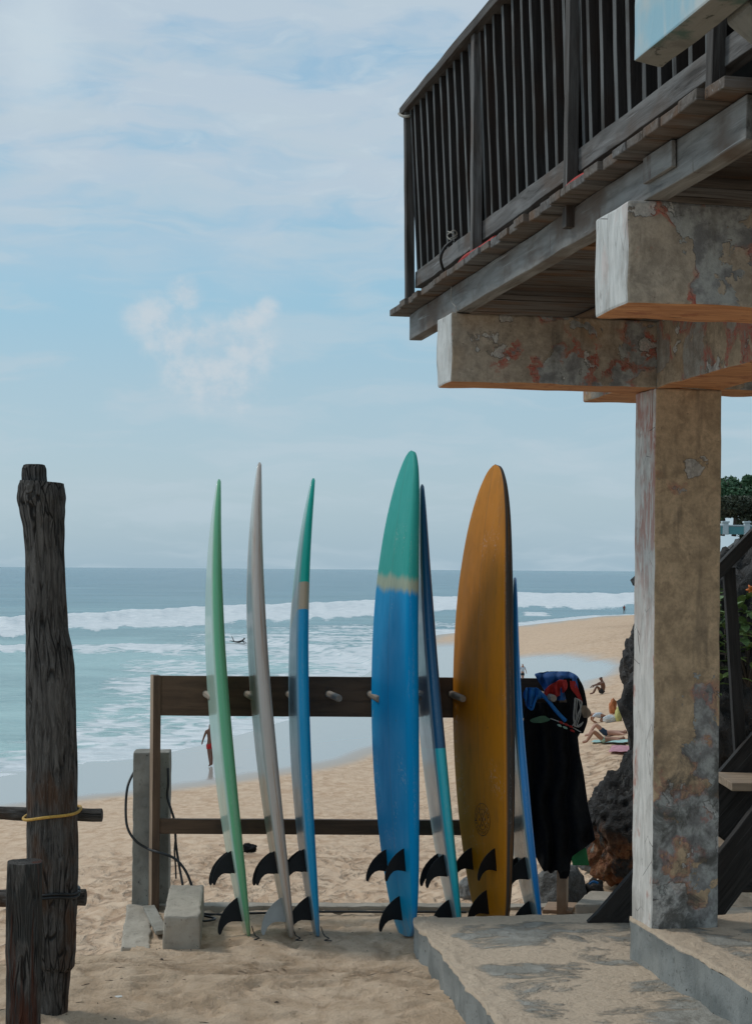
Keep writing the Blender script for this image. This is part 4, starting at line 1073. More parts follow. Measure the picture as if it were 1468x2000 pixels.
# ---------------------------------------------------------------- left: log, short post, rails, rope
LD = 6.37
rowsL = [(1996, 77, 131), (1950, 76, 134), (1895, 73, 138), (1880, 68, 146), (1850, 62, 148), (1800, 57, 149), (1740, 54, 150), (1700, 53, 152), (1640, 53, 152), (1600, 53, 151), (1500, 54, 151), (1400, 53, 148), (1310, 53, 145), (1275, 53, 141), (1230, 53, 133), (1150, 51, 128), (1080, 51, 125), (1030, 47, 126), (995, 40, 127), (972, 35, 129), (955, 37, 127), (941, 41, 125)]
pts = [P((l+r)/2, y, LD) for y, l, r in rowsL]; rr = [(r-l)/2*LD/3200 for y, l, r in rowsL]
lo_p, lo_r = [], []
for i in range(len(pts)-1):
    for k in range(8): lo_p.append(pts[i].lerp(pts[i+1], k/8)); lo_r.append(lerp(rr[i], rr[i+1], sst(0, 1, k/8)))
lo_p.append(pts[-1]); lo_r.append(rr[-1])
v, f, t = tube(lo_p, lo_r, 72, None, True)
v2 = []
for q, tt in zip(v, t):
    q = V3(q); ang = V3((tt[1], tt[2], 0)); 
    if ang.length > .01:
        d = ang.normalized(); n1 = noise.fractal(V3((d.x*3.2, d.y*3.2, tt[0]*.9)), .8, 2, 5); n2 = abs(noise.noise(V3((d.x*9, d.y*9, tt[0]*1.3+n1))))
        c = lo_p[min(range(len(lo_p)), key=lambda i: abs(lo_p[i].z-q.z))]
        out = (q-c); out.z = 0; q = q+out*(n1*.07-(.10*(max(0, .12-n2)/.12)))
    v2.append(q)
log = fixn(mesh('log_post', v2, f, M['log'], None, t)); setp(log, 'tall thick weathered driftwood log post with a stepped top standing in the sand', 'log post')
mb = MB(); kp = [P(70, 975, LD), P(68, 950, LD), P(67, 930, LD), P(67, 915, LD), P(67, 907, LD)]
kp2, kr2 = [], []
for i in range(4):
    for k in range(6): kp2.append(kp[i].lerp(kp[i+1], k/6)); kr2.append(lerp([.058, .050, .0465, .046, .040][i], [.058, .050, .0465, .046, .040][i+1], k/6))
v, f, t = tube(kp2+[kp[-1]], kr2+[.034], 40, None, True, .16, 14)
t = [(x[0]+2.0, x[1]*1.6, x[2]*1.6) for x in t]
kn = fixn(mesh('knot', v, f, M['log'], log, t))
p0 = P(6, 2070, 5.9); p0.z = -.05
pw = .129
def sp_w(a, b, c, p):
    k = 1-.16*(abs(b-.5)*2)**4; cx = p0+V3((pw/2, pw/2, 0)); q = V3(p)
    r = V3((q.x-cx.x, q.y-cx.y, 0)); corner = max(0, r.length-.062)
    if r.length > 0: q -= r.normalized()*corner*.7
    q.x += .010*noise.noise(V3((q.z*2.5, b*2, c*2))); return q
bp = box('short_post', p0, V3((.004, 0, .727)), V3((pw, .01, 0)), V3((-.02, pw, 0)), M['log_red'], None, (34, 10, 10), .004, 14, .004, sp_w, True)
setp(bp, 'short square timber post with a rust red streak, in front of the log', 'post')
def rlog(name, a, b, r, label, m='log'):
    mb = MB(); n = 22; pts = [V3(a).lerp(V3(b), i/n)+V3((0, 0, .006*noise.noise(V3((i*.3, a[2]*5, 0))))) for i in range(n+1)]
    tube(pts, [r*(1+.06*noise.noise(V3((i*.4, 3, a[2]*9)))) for i in range(n+1)], 24, mb, True, .06, 20)
    o = mb.build(name, M[m]); bevel(o, .003, 2, 60); return setp(o, label, 'rail', 'round rails lashed to the log post')
rlog('round_rail', P(-220, 1584, 6.52), P(200, 1592, 6.52), .0265, 'upper round rail lashed behind the log with yellow rope')
rlog('round_rail', P(-220, 1756, 6.5), P(168, 1753, 6.5), .0335, 'lower round rail behind the log and the short post')
rp_ = []
for k in range(40):
    a = 2*math.pi*k/39; cx = P(102, 1590, LD); 
    rr_ = .108; x = cx.x-.001+rr_*math.cos(a); y = LD+.022*(math.sin(a) > 0)*math.sin(a)*4+rr_*math.sin(a)
    rp_.append(V3((x, y, cx.z+.014*math.cos(a)+.003*math.sin(3*a))))
mb = MB(); tube(rp_, .0058, 10, mb, True, .12, 160); setp(mb.build('yellow_rope', M['yellow_rope']), 'yellow rope tied round the log over the upper rail', 'rope')
rp_ = []
for k in range(40):
    a = 2*math.pi*k/39; cx = P(101, 1744, LD); rp_.append(V3((cx.x+.106*math.cos(a), LD+.106*math.sin(a)*(1.3 if math.sin(a) > 0 else 1), cx.z-.004*math.cos(a)+.004*math.sin(4*a))))
mb = MB(); tube(rp_, .006, 8, mb); tube([q+V3((0, 0, .012)) for q in rp_], .005, 8, mb); setp(mb.build('black_rope', M['cable_black']), 'dark old rope wound round the log at the lower rail', 'rope')

# ---------------------------------------------------------------- left: concrete post, blocks, cables
A0 = P(258, 1780, 8.44); A0.z = -.4
cp = box('concrete_post', A0, V3((0, 0, P(300, 1470, 8.44).z+.4)), V3((.185, .012, 0)), V3((-.01, .17, 0)), M['concrete'], None, (26, 6, 6), .005, 16, .006)
setp(cp, 'upright grey concrete post behind the left end of the rack', 'post')
kb = box('kerb', V3((-1.150, 7.47, -.9)), V3((-.12, .99, 0)), V3((.13, .01, 0)), V3((0, 0, .915)), M['concrete_warm'], None, (24, 4, 16), .010, 14, .008)
setp(kb, 'crumbling concrete edge of the terrace below the concrete post', 'kerb')
kb2 = box('kerb', V3((-1.12, 8.40, -.9)), V3((2.1, .035, 0)), V3((0, .10, 0)), V3((0, 0, .918)), M['concrete_warm'], None, (60, 3, 12), .006, 14, .006)
setp(kb2, 'long low concrete edge of the terrace behind the surfboards', 'kerb')
B0 = P(318, 1862, 7.46); B0.z = -.02
bk = box('concrete_block', B0, V3((.168, .0, 0)), V3((-.060, .74, 0)), V3((0, 0, .185)), M['concrete_warm'], None, (8, 22, 8), .006, 18, .010)
setp(bk, 'long weathered concrete block lying at the foot of the rack', 'block')
T0 = P(280, 1772, 8.30); T0.z = .02; T1 = P(304, 1822, 7.72); T1.z = .02
tr_ = box('board_scrap', T0, T1-T0, V3((.055, .02, 0)), V3((0, 0, .02)), M['concrete'], None, (10, 3, 2), .002, 9, .003); setp(tr_, 'pale flat board scrap lying left of the concrete block', 'board')
def cable(pts, r, label):
    o = cord('black_cable', pts, r, 'cable_black', None, 10, 10); return setp(o, label, 'cable', 'black cables by the concrete post')
cable([P(262, 1508, 8.52), P(250, 1535, 8.42), P(246, 1575, 8.40), P(249, 1615, 8.38), P(265, 1642, 8.36), P(290, 1658, 8.36), P(308, 1664, 8.30), P(340, 1676, 8.29), P(362, 1700, 8.28), P(376, 1735, 8.27), P(381, 1768, 8.26), P(386, 1780, 8.28), P(410, 1786, 8.25), P(470, 1786, 8.26)], .0068, 'thick black cable looping round the concrete post to the ground')
cable([P(328, 1500, 8.42), P(329, 1530, 8.40), P(327, 1555, 8.40), P(334, 1580, 8.38), P(341, 1605, 8.38), P(344, 1650, 8.36), P(350, 1690, 8.34), P(357, 1728, 8.28)], .0062, 'black cable hanging down right of the rack post')
cable([P(344, 1632, 8.34), P(341, 1660, 8.34), P(343, 1690, 8.34), P(344, 1716, 8.34)], .0045, 'short loose cable end below the lower rail')
cable([P(384, 1786, 8.22), P(420, 1794, 8.10), P(400, 1799, 8.02), P(380, 1797, 8.05)], .0055, 'cable loop lying on the sand by the block')
g0 = [P(470, 1786, 8.26), P(520, 1784, 8.28), P(600, 1782, 8.31), P(680, 1781, 8.32), P(760, 1781, 8.32), P(840, 1781, 8.33), P(910, 1782, 8.33)]
for q in g0: q.z = .010
cable(g0, .0058, 'long black cable lying along the terrace edge')
for (x, y, dx) in ((492, 1812, 16), (572, 1808, 8), (628, 1804, 9)):
    D = CAMZ*3200/(1832-1112); q = P(x, y, D-.05)
    lab = {492: 'thin dark leash end at the tail of the green board', 572: 'thin brown leash end at the tail of the beige board', 628: 'thin grey leash loop at the tail of the teal and blue board'}[x]
    e = [V3((q.x-.005, q.y+.06, .05)), V3((q.x+.012, q.y+.02, .018)), V3((q.x+.035, q.y-.01, .010)), V3((q.x+.015, q.y-.05, .010)), V3((q.x+.05, q.y-.06, .010))]
    setp(cord('leash', e, .0026, 'cable_black'), lab, 'leash', 'leash ends at the board tails')
q = P(208, 1960, 6.62); q.z = .004
lit = box('paper_scrap', q, V3((.062, .018, .004)), V3((-.008, .026, 0)), V3((0, 0, .003)), M['white_plastic'], None, (8, 4, 1), .003, 30, .001); setp(lit, 'small white wrapper lying on the sand', 'litter')

# ---------------------------------------------------------------- rocks
def rock(name, c, r, m, label, seed=0, amp=.35, sub=5, freq=1.3, cut=-.8, group=None, sharp=.5):
    bm = bmesh.new(); bmesh.ops.create_icosphere(bm, subdivisions=sub, radius=1); o3 = V3((seed*7.1, seed*3.3, seed))
    for v in bm.verts:
        n = v.co.normalized(); k = 1+amp*noise.fractal(n*freq+o3, .9, 2, 2)+amp*.45*noise.ridged_multi_fractal(n*freq*2.6+o3, .8, 2.1, 5, 1, 2)*sharp-amp*.35*sharp
        k += amp*.22*noise.noise(n*freq*7+o3)+amp*.10*noise.noise(n*freq*17+o3)
        p = n*k; p.z = max(p.z, cut); v.co = V3((p.x*r[0], p.y*r[1], p.z*r[2]))+V3(c)
    V = [v.co.copy() for v in bm.verts]; F = [[v.index for v in f.verts] for f in bm.faces]; bm.free()
    zb = min(q.z for q in V); tcs = [(q.x, q.y, q.z-zb) for q in V]
    return setp(mesh(name, V, F, m, None, tcs, False if sub < 4 else True), label, 'rock', group)
rk = P(1255, 1600, 9.05); rock('lava_rock', (rk.x, rk.y, .30), (.29, .34, .37), M['rock_orange'], 'dark lava rock with an orange foot standing behind the pillar', 3, .40, 6, 1.2, -.86)
rb = ground_hit(1225, 1400); rock('lava_rock', (rb.x+1.05, rb.y+.9, rb.z+1.75), (1.15, 1.2, 2.15), M['rock'], 'tall dark lava rock on the beach beyond the sunbathers', 5, .30, 6, 1.3)
rb = ground_hit(1290, 1290); rock('lava_rock', (rb.x+.8, rb.y, rb.z+2.6), (1.5, 2.0, 3.6), M['rock'], 'distant dark rock peeking out left of the pillar at the horizon', 8, .28, 5, 1.5)
cr_ = P(1262, 1137, rb.y); rock('lava_rock', (cr_.x, rb.y, cr_.z), (.8, .8, .62), M['rock'], 'dark boulder perched at the horizon beside the pillar', 9, .25, 5, 1.5)
rk = P(1478, 1500, 12.2); rock('lava_rock', (rk.x-.1, rk.y, .55), (.72, .8, 1.25), M['rock'], 'rough lava boulder seen behind the stairs', 11, .42, 6, 1.5)
rk = P(1440, 1640, 10.0); rock('lava_rock', (rk.x+.05, rk.y, .10), (.36, .3, .32), M['rock_grey'], 'pebbly grey boulder low behind the stair treads', 14, .40, 5, 2.0)
rk = P(1092, 1730, 8.72); rock('beach_stone', (rk.x, rk.y, .05), (.13, .12, .14), M['rock_grey'], 'grey stone on the terrace behind the right rack post', 17, .3, 4)
rk = ground_hit(1160, 1697); rock('beach_stone', (rk.x, rk.y, rk.z+.12), (.35, .3, .22), M['rock_grey'], 'flat grey stone on the sand right of the green cloth', 21, .35, 4)
rk = ground_hit(916, 1752); rock('beach_stone', (rk.x, rk.y, rk.z+.15), (.21, .25, .26), M['rock_grey'], 'grey stone on the sand left of the orange board', 19, .35, 4)
rk = ground_hit(486, 1664); o = rock('dark_bag', (rk.x, rk.y, rk.z+.09), (.20, .16, .12), M['black_cloth'], 'small black bag lying on the sand between the green and beige boards', 23, .45, 4); o['category'] = 'bag'
rk = P(1160, 1740, 8.75); o = rock('snorkel_bag', (rk.x, rk.y, .045), (.055, .06, .055), M['wood_black'], 'small dark bundle with a blue strap near the rock foot', 25, .3, 4); o['category'] = 'bag'
c_ = cord('strap', [P(1150, 1727, 8.69), P(1158, 1722, 8.685), P(1167, 1725, 8.685)], .006, 'bright_blue_cloth', o)
# flat blocks and planks by the stair foot
S0 = P(1121, 1788, 8.25); S0.z = 0
setp(box('stone_block', S0, V3((.33, -.06, 0)), V3((.12, .34, 0)), V3((0, 0, .075)), M['concrete_warm'], None, (8, 8, 3), .008, 14, .012), 'low sandy stone block at the foot of the stairs', 'block')
S0 = P(1058, 1778, 8.36); S0.z = .002
setp(box('plank', S0, V3((.15, -.03, .004)), V3((.05, .20, 0)), V3((0, 0, .018)), M['wood_pale'], None, (6, 4, 1), .002, 9, .003), 'pale plank end lying by the right rack post', 'plank')
S0 = P(1400, 1782, 7.75); S0.z = .0
setp(box('plank', S0, V3((.6, .02, 0)), V3((0, .22, 0)), V3((0, 0, .12)), M['concrete_warm'], None, (10, 4, 3), .006, 9, .008), 'pale sandy ledge behind the pillar under the stairs', 'ledge')
# ---------------------------------------------------------------- stairs behind the pillar
st = thing('stairs', P(1240, 1800, 7.3), 'blackened wooden stairs with a handrail rising to the right behind the pillar', 'stairs')
def sring(a, b, hgt, th, label=None):
    a, b = V3(a), V3(b); d = (b-a)
    o = box('stringer', a-V3((0, 0, hgt)), d, V3((0, th, 0)), V3((0, 0, hgt)), M['wood_black'], st, (30, 2, 6), .003, 9, .004); return o
fa = P(1147, 1806, 7.44); fb = P(1405, 1507, 7.44); dv = fb-fa; fc = fa+dv*2.3
def clipz(o, zmin):
    zo = wloc(o).z
    for v in o.data.vertices: v.co.z = max(v.co.z, zmin-zo)
clipz(sring(fa, fc, .34, .05), .152)
na = P(1290, 1815, 7.02); nb = P(1405, 1664, 7.0); nc_ = nb+(nb-na)*3.0; clipz(sring(na-(nb-na)*.3, nc_, .30, .05), .10)
for (px_, py_, zt, ln_) in ((1405, 1510, None, .30), (1330, 1640, None, .31), (1500, 1400, None, .3)):
    q = P(px_, py_, 7.40)
    if px_ < 1400: q = V3((1.262, 7.40, .565))
    box('tread', V3((q.x-.02, 7.06, q.z-.035)), V3((.30, 0, 0)), V3((0, .385, 0)), V3((0, 0, .035)), M['wood_pale'] if False else M['treadm'] if 'treadm' in M else M['wood_pale'], st, (6, 6, 1), .002, 9, .003)
wbar('rail_post', P(1414, 1470, 7.5), P(1405, 1112, 7.5)+V3((.02, 0, 0)), V3((.052, .0, 0)), V3((0, .05, 0)), M['wood_black'], st) if False else wbar('rail_post', P(1437, 1500, 7.5), P(1413, 1108, 7.5), V3((.052, .0, 0)), V3((0, .05, 0)), M['wood_black'], st)
wbar('handrail', P(1380, 1158, 7.46), P(1560, 972, 7.46), V3((0, .07, 0)), V3((-.02, 0, .055)), M['wood_black'], st)
q = P(1425, 1726, 8.0); mb = MB(); tube([q, q+V3((.2, 0, 0)), q+V3((.6, .03, 0))], .042, 18, mb, True, .05, 10); setp(mb.build('round_timber', M['wood_black']), 'dark round timber lying behind the stair foot', 'log')
# ---------------------------------------------------------------- plants, trees and a terrace on the cliff
def leafball(c, r, n, size, seed, flat=1.0, hollow=.45):
    rg = random.Random(seed); mb = MB(); c = V3(c)
    lumps = [(V3((rg.gauss(0, .45), rg.gauss(0, .45), rg.gauss(0, .40))), rg.uniform(.26, .48)) for _ in range(12)]
    for i in range(n):
        lc, lr = rg.choice(lumps); d = V3((rg.gauss(0, 1), rg.gauss(0, 1), rg.gauss(0, 1))).normalized()*lr*rg.uniform(hollow, 1)**.6
        q = lc+d; p = c+V3((q.x*r[0], q.y*r[1], q.z*r[2])); s = size*rg.uniform(.6, 1.3)
        a = V3((rg.gauss(0, 1), rg.gauss(0, 1), rg.gauss(0, .6))).normalized(); b = a.cross(V3((rg.gauss(0, 1), rg.gauss(0, 1), rg.gauss(0, 1)))).normalized()
        mb.add([p-a*s*.5, p-b*s*.24, p+a*s*.5, p+b*s*.24], [(0, 1, 2, 3)])
    return mb
def tree(px, py_base, D, crown_c, r, n, size, m, label, seed):
    base = P(px, py_base, D); cc = P(crown_c[0], crown_c[1], D)
    root = thing('tree', base, label, 'tree', 'trees on the cliff top')
    mb = MB(); tube(spline([base-V3((0, 0, .5)), base.lerp(cc, .4)+V3((.2, 0, 0)), cc]), [.22-.006*i for i in range(17)], 10, mb)
    rg = random.Random(seed)
    for k in range(7):
        e = cc+V3((rg.uniform(-.7, .7)*r[0], rg.uniform(-.7, .7)*r[1], rg.uniform(-.2, .7)*r[2])); s_ = base.lerp(cc, rg.uniform(.4, .9)); tube([s_, s_.lerp(e, .5)+V3((0, 0, .1)), e], [.09, .06, .03], 6, mb)
    mb.build('trunk', M['bark'], root); leafball(cc, r, n, size, seed).build('crown', M[m], root, False)
tree(1432, 1036, 140, (1428, 968), (2.3, 2.0, 1.9), 9000, .36, 'leaf_dark', 'dark leafy tree on the cliff top just right of the pillar', 3)
tree(1466, 1036, 146, (1469, 970), (2.0, 2.0, 2.0), 9000, .36, 'leaf_dark', 'dark leafy tree at the right edge of the photo on the cliff top', 4)
tree(1410, 1036, 150, (1404, 985), (1.9, 2.0, 1.6), 5000, .36, 'leaf_dark', 'small dark tree half behind the pillar on the cliff top', 6)
sb = thing('bush', P(1472, 1035, 122), 'broad grey green bush in front of the dark trees on the cliff', 'bush')
leafball(P(1474, 1004, 122), (3.1, 2.4, 1.75), 14000, .28, 9).build('foliage', M['leaf_grey'], sb, False)
bl = thing('balustrade', P(1440, 1043, 112), 'white and pale teal balustrade along the cliff top', 'railing')
for k in range(-1, 6):
    q = P(1411+k*42, 1044+k*.3, 112); box('baluster_post', q, V3((.38, 0, 0)), V3((0, .38, 0)), V3((0, 0, .80)), M['metal_white'], bl, (2, 2, 3), .01, 5, .02)
    box('cap', q+V3((-.06, -.06, .80)), V3((.50, 0, 0)), V3((0, .50, 0)), V3((0, 0, .12)), M['metal_white'], bl, (1, 1, 1), 0, 5, .02)
    box('panel', q+V3((.385, .12, .02)), V3((1.07, 0, 0)), V3((0, .06, 0)), V3((0, 0, .55)), M['glass_teal'], bl, (1, 1, 1), 0, 5, .01)
    box('rail', q+V3((.385, .08, .57)), V3((1.07, 0, 0)), V3((0, .14, 0)), V3((0, 0, .10)), M['metal_white'], bl, (1, 1, 1), 0, 5, .01)
def leafy(c, n, ln_, wd, m, seed, name, label, cat, flower=None):
    rg = random.Random(seed); root = thing(name, c, label, cat); mb = MB(); c = V3(c)
    for i in range(n):
        p = c+V3((rg.gauss(0, .20), rg.gauss(0, .18), rg.gauss(0, .17))); d = V3((rg.gauss(0, 1), rg.gauss(0, 1), abs(rg.gauss(.5, .6)))).normalized(); sd_ = d.cross(V3((0, 0, 1))).normalized(); l = ln_*rg.uniform(.6, 1.25); u = sd_.cross(d)
        pr = [(0, .10), (.3, .8), (.6, 1), (.85, .6), (1, .03)]; vs = []
        for t_, w_ in pr:
            ax = p+d*(l*t_)-V3((0, 0, l*.35*t_*t_)); vs += [ax-sd_*(wd*w_*.5)+u*wd*.12, ax, ax+sd_*(wd*w_*.5)+u*wd*.12]
        fs = []
        for k in range(4): fs += [(k*3, k*3+1, k*3+4, k*3+3), (k*3+1, k*3+2, k*3+5, k*3+4)]
        mb.add(vs, fs)
    mb.build('foliage', M[m], root, True)
    mb = MB()
    for i in range(9): e = c+V3((rg.gauss(0, .2), rg.gauss(0, .15), rg.gauss(0, .12))); tube([c-V3((0, 0, .42)), c.lerp(e, .5)-V3((0, 0, .1)), e], [.012, .009, .005], 6, mb)
    mb.build('stem', M['bark'], root)
    if flower:
        mb = MB(); q = V3(flower)
        for k in range(6): a = k*1.047; tube([q, q+V3((math.cos(a)*.02, -.01, math.sin(a)*.02)), q+V3((math.cos(a)*.038, 0, math.sin(a)*.038))], [.004, .012, .003], 6, mb)
        mb.build('flower', M['flower'], root)
leafy(P(1462, 1222, 11.4), 190, .17, .065, 'leaf_fresh', 2, 'leafy_shrub', 'broad leaved green shrub with an orange flower on the boulder', 'shrub', P(1466, 1152, 11.2))
leafy(P(1420, 1290, 11.6), 120, .13, .05, 'leaf_fresh', 5, 'leafy_shrub', 'yellowish low shrub between the pillar and the stair post', 'shrub')
# ---------------------------------------------------------------- people
def skin(name, J, E, m, parent, sub=1, root_j=0):
    bm = bmesh.new(); lay = bm.verts.layers.skin.verify(); org = wloc(parent); d = {}
    for k, (p, r) in J.items():
        v = bm.verts.new(V3(p)-org); v[lay].radius = (r, r); v[lay].use_root = (k == root_j); d[k] = v
    for a, b in E: bm.edges.new((d[a], d[b]))
    me = bpy.data.meshes.new(name); bm.to_mesh(me); bm.free()
    o = bpy.data.objects.new(name, me); COL.objects.link(o); o.parent = parent
    sk = o.modifiers.new('skin', 'SKIN'); sk.use_smooth_shade = True
    ss = o.modifiers.new('sub', 'SUBSURF'); ss.levels = sub; ss.render_levels = sub
    dg = bpy.context.evaluated_depsgraph_get(); ev = o.evaluated_get(dg); me2 = bpy.data.meshes.new_from_object(ev)
    o.modifiers.clear(); o.data = me2; me2.materials.clear(); me2.materials.append(m)
    a = me2.attributes.new('tc', 'FLOAT_VECTOR', 'POINT'); co = np.empty(len(me2.vertices)*3, dtype=np.float32); me2.vertices.foreach_get('co', co); a.data.foreach_set('vector', co)
    return o
def person(base, pose, skin_m, label, cloth=(), hair='hair_dark', rot=0, k=1.0):
    root = thing('person', base, label, 'person'); c, s = math.cos(rot), math.sin(rot)
    def W(p): x, y, z = p; return V3(base)+V3((x*c-y*s, x*s+y*c, z))*k
    Rd = dict(pel=.125, spi=.115, che=.135, nec=.055, hea=.088, top=.075, nos=.018, shl=.062, shr=.062, ell=.042, elr=.042, wrl=.030, wrr=.030, hal=.034, har=.034, hil=.09, hir=.09, knl=.058, knr=.058, anl=.040, anr=.040, tol=.034, tor=.034)
    J = {n: (W(p), Rd[n]*k) for n, p in pose.items()}
    E = [('pel', 'spi'), ('spi', 'che'), ('che', 'nec'), ('nec', 'hea'), ('hea', 'top'), ('hea', 'nos')]
    for sd_ in 'lr': E += [('che', 'sh'+sd_), ('sh'+sd_, 'el'+sd_), ('el'+sd_, 'wr'+sd_), ('wr'+sd_, 'ha'+sd_), ('pel', 'hi'+sd_), ('hi'+sd_, 'kn'+sd_), ('kn'+sd_, 'an'+sd_), ('an'+sd_, 'to'+sd_)]
    for sd_ in 'lr':      # five fingers each
        w0, h0 = V3(J['wr'+sd_][0]), V3(J['ha'+sd_][0]); d = (h0-w0).normalized(); n = d.cross(V3((0, 1, .2))).normalized()
        for q, (f_, ln_) in enumerate(((-.9, .055), (-.3, .07), (.3, .075), (.9, .065), (1.9, .045))):
            key = 'f%s%d' % (sd_, q); J[key] = (h0+d*ln_*k*(.6 if q == 4 else 1)+n*(f_*.016*k), .009*k); E.append(('ha'+sd_, key))
    J = {n: v for n, v in J.items()}
    skin('body', J, E, M[skin_m], root, 1, 'pel')
    if hair:
        h, t_ = V3(J['hea'][0]), V3(J['top'][0]); n_ = V3(J['nos'][0]); back = (h-n_).normalized()*.018*k
        skin('hair', {0: (h+back*1.4, .083*k), 1: (t_+back*.8+(t_-h).normalized()*.008*k, .082*k)}, [(0, 1)], M[hair], root, 1, 0)
    for (nm, chain, mm) in cloth:
        JJ = {}; EE = []
        for ci, ch in enumerate(chain):
            pr = None
            for (a, b, t_, r_) in ch:
                key = (a, b, t_); 
                if key not in JJ: JJ[key] = (V3(J[a][0]).lerp(V3(J[b][0]), t_), r_*k)
                if pr and (pr, key) not in EE: EE.append((pr, key))
                pr = key
        skin(nm, JJ, EE, M[mm], root, 1, (chain[0][0][0], chain[0][0][1], chain[0][0][2]))
    return root
SHORTS = [[('pel', 'spi', .35, .135), ('pel', 'spi', 0, .150), ('pel', 'hil', 1, .112), ('hil', 'knl', .55, .095)], [('pel', 'spi', 0, .150), ('pel', 'hir', 1, .112), ('hir', 'knr', .55, .095)]]
BRIEF = [[('pel', 'spi', .2, .135), ('pel', 'spi', 0, .145), ('pel', 'hil', 1, .108), ('hil', 'knl', .22, .098)], [('pel', 'spi', 0, .145), ('pel', 'hir', 1, .108), ('hir', 'knr', .22, .098)]]
TOP = [[('spi', 'che', .5, .134), ('spi', 'che', 1, .150)], [('spi', 'che', 1, .150), ('che', 'shl', .6, .085)], [('spi', 'che', 1, .150), ('che', 'shr', .6, .085)]]
SHIRT = [[('pel', 'spi', .0, .148), ('pel', 'spi', 1, .135), ('spi', 'che', 1, .155)], [('spi', 'che', 1, .155), ('che', 'shl', 1, .078), ('shl', 'ell', .6, .065)], [('spi', 'che', 1, .155), ('che', 'shr', 1, .078), ('shr', 'elr', .6, .065)]]
walk = dict(pel=(0, 0, .95), spi=(0, 0, 1.12), che=(0, 0, 1.36), nec=(0, -.01, 1.50), hea=(0, -.02, 1.61), top=(0, -.01, 1.69), nos=(0, -.115, 1.60), shl=(-.19, 0, 1.41), shr=(.19, 0, 1.41), ell=(-.27, .03, 1.15), elr=(.27, -.05, 1.15), wrl=(-.34, -.03, .92), wrr=(.26, -.22, .96), hal=(-.36, -.05, .84), har=(.25, -.28, .90), hil=(-.09, 0, .88), hir=(.09, 0, .88), knl=(-.09, -.10, .50), knr=(.09, .06, .49), anl=(-.08, -.03, .09), anr=(.09, .20, .10), tol=(-.09, -.18, .035), tor=(.10, .08, .03))
g_ = ground_hit(411, 1497); person(g_, walk, 'skin_dark', 'man in red swim shorts walking on the wet sand by the water', [('shorts', SHORTS, 'red_shorts')], rot=math.pi+.5, k=1.0)
g_ = ground_hit(1218, 1200)
person(g_, walk, 'skin_dark', 'distant person in a dark bikini walking at the far waterline', [('swimwear', BRIEF, 'dark_shorts'), ('top', TOP, 'red_shorts')], rot=2.6, k=1.0)
sit = dict(pel=(.10, 0, .12), spi=(.14, 0, .30), che=(.10, 0, .53), nec=(.03, 0, .67), hea=(-.02, 0, .78), top=(-.01, 0, .87), nos=(-.115, -.01, .77), shl=(.03, -.19, .58), shr=(.03, .19, .58), ell=(-.20, -.22, .50), elr=(-.18, .20, .48), wrl=(-.42, -.17, .46), wrr=(-.42, .17, .42), hal=(-.50, -.16, .40), har=(-.49, .16, .36), hil=(.04, -.10, .12), hir=(.04, .10, .12), knl=(-.30, -.16, .42), knr=(-.16, .20, .40), anl=(-.52, -.15, .06), anr=(-.30, .22, .06), tol=(-.68, -.15, .04), tor=(-.46, .22, .04))
g_ = ground_hit(1173, 1356); person(g_, sit, 'skin_dark', 'shirtless man sitting on the sand facing the sea', [('shorts', SHORTS, 'dark_shorts')], rot=.25, k=1.0)
lie = dict(pel=(0, 0, .13), spi=(.17, 0, .13), che=(.40, 0, .14), nec=(.55, 0, .15), hea=(.65, 0, .15), top=(.74, 0, .14), nos=(.655, 0, .26), shl=(.44, -.19, .12), shr=(.44, .19, .12), ell=(.60, -.36, .10), elr=(.62, .34, .10), wrl=(.76, -.20, .12), wrr=(.78, .20, .12), hal=(.82, -.12, .13), har=(.84, .12, .13), hil=(-.07, -.10, .13), hir=(-.07, .10, .13), knl=(-.40, -.13, .46), knr=(-.42, .13, .42), anl=(-.66, -.12, .07), anr=(-.62, .12, .07), tol=(-.82, -.12, .03), tor=(-.78, .12, .03))
g_ = ground_hit(1180, 1452); pass; person(g_, lie, 'skin_tan', 'woman in a mint bikini lying on a towel with knees bent', [('swimwear', BRIEF, 'mint_bikini'), ('top', TOP, 'mint_bikini')], rot=.05, k=1.0, hair='hair_fair')
G1 = g_
g2 = ground_hit(1186, 1440); person(g2+V3((0, .25, 0)), lie, 'skin_fair', 'man in navy shorts lying behind the woman on the beach towel', [('shorts', SHORTS, 'navy_shorts')], rot=0.0, k=1.02, hair='hair_fair')
bend = dict(pel=(.30, 0, .28), spi=(.14, 0, .34), che=(-.08, 0, .36), nec=(-.22, 0, .36), hea=(-.33, 0, .33), top=(-.40, 0, .30), nos=(-.38, 0, .22), shl=(-.10, -.17, .34), shr=(-.10, .17, .34), ell=(-.20, -.24, .14), elr=(-.18, .22, .14), wrl=(-.12, -.22, .05), wrr=(-.10, .22, .05), hal=(-.05, -.22, .04), har=(-.03, .22, .04), hil=(.36, -.10, .26), hir=(.36, .10, .26), knl=(.20, -.14, .07), knr=(.20, .14, .07), anl=(.50, -.14, .06), anr=(.50, .14, .06), tol=(.64, -.14, .03), tor=(.64, .14, .03))
g_ = ground_hit(1163, 1412); person(g_, bend, 'skin_tan', 'dark haired person in a white shirt crouching forward on the sand', [('shirt', SHIRT, 'white_shirt'), ('shorts', SHORTS, 'dark_shorts')], rot=0.05, k=.95)
kd = min(np.linspace(45, 140, 400), key=lambda D: abs(bz(P(1020, 1300, D).x, D)+1.69*.72-P(1020, 1297, D).z)); g_ = P(1020, 1300, kd); g_.z = bz(g_.x, kd); person(g_, walk, 'skin_fair', 'child in a white shirt standing behind the right end of the rack', [('shirt', SHIRT, 'white_shirt'), ('shorts', SHORTS, 'dark_shorts')], rot=.3, k=.72, hair='hair_fair')
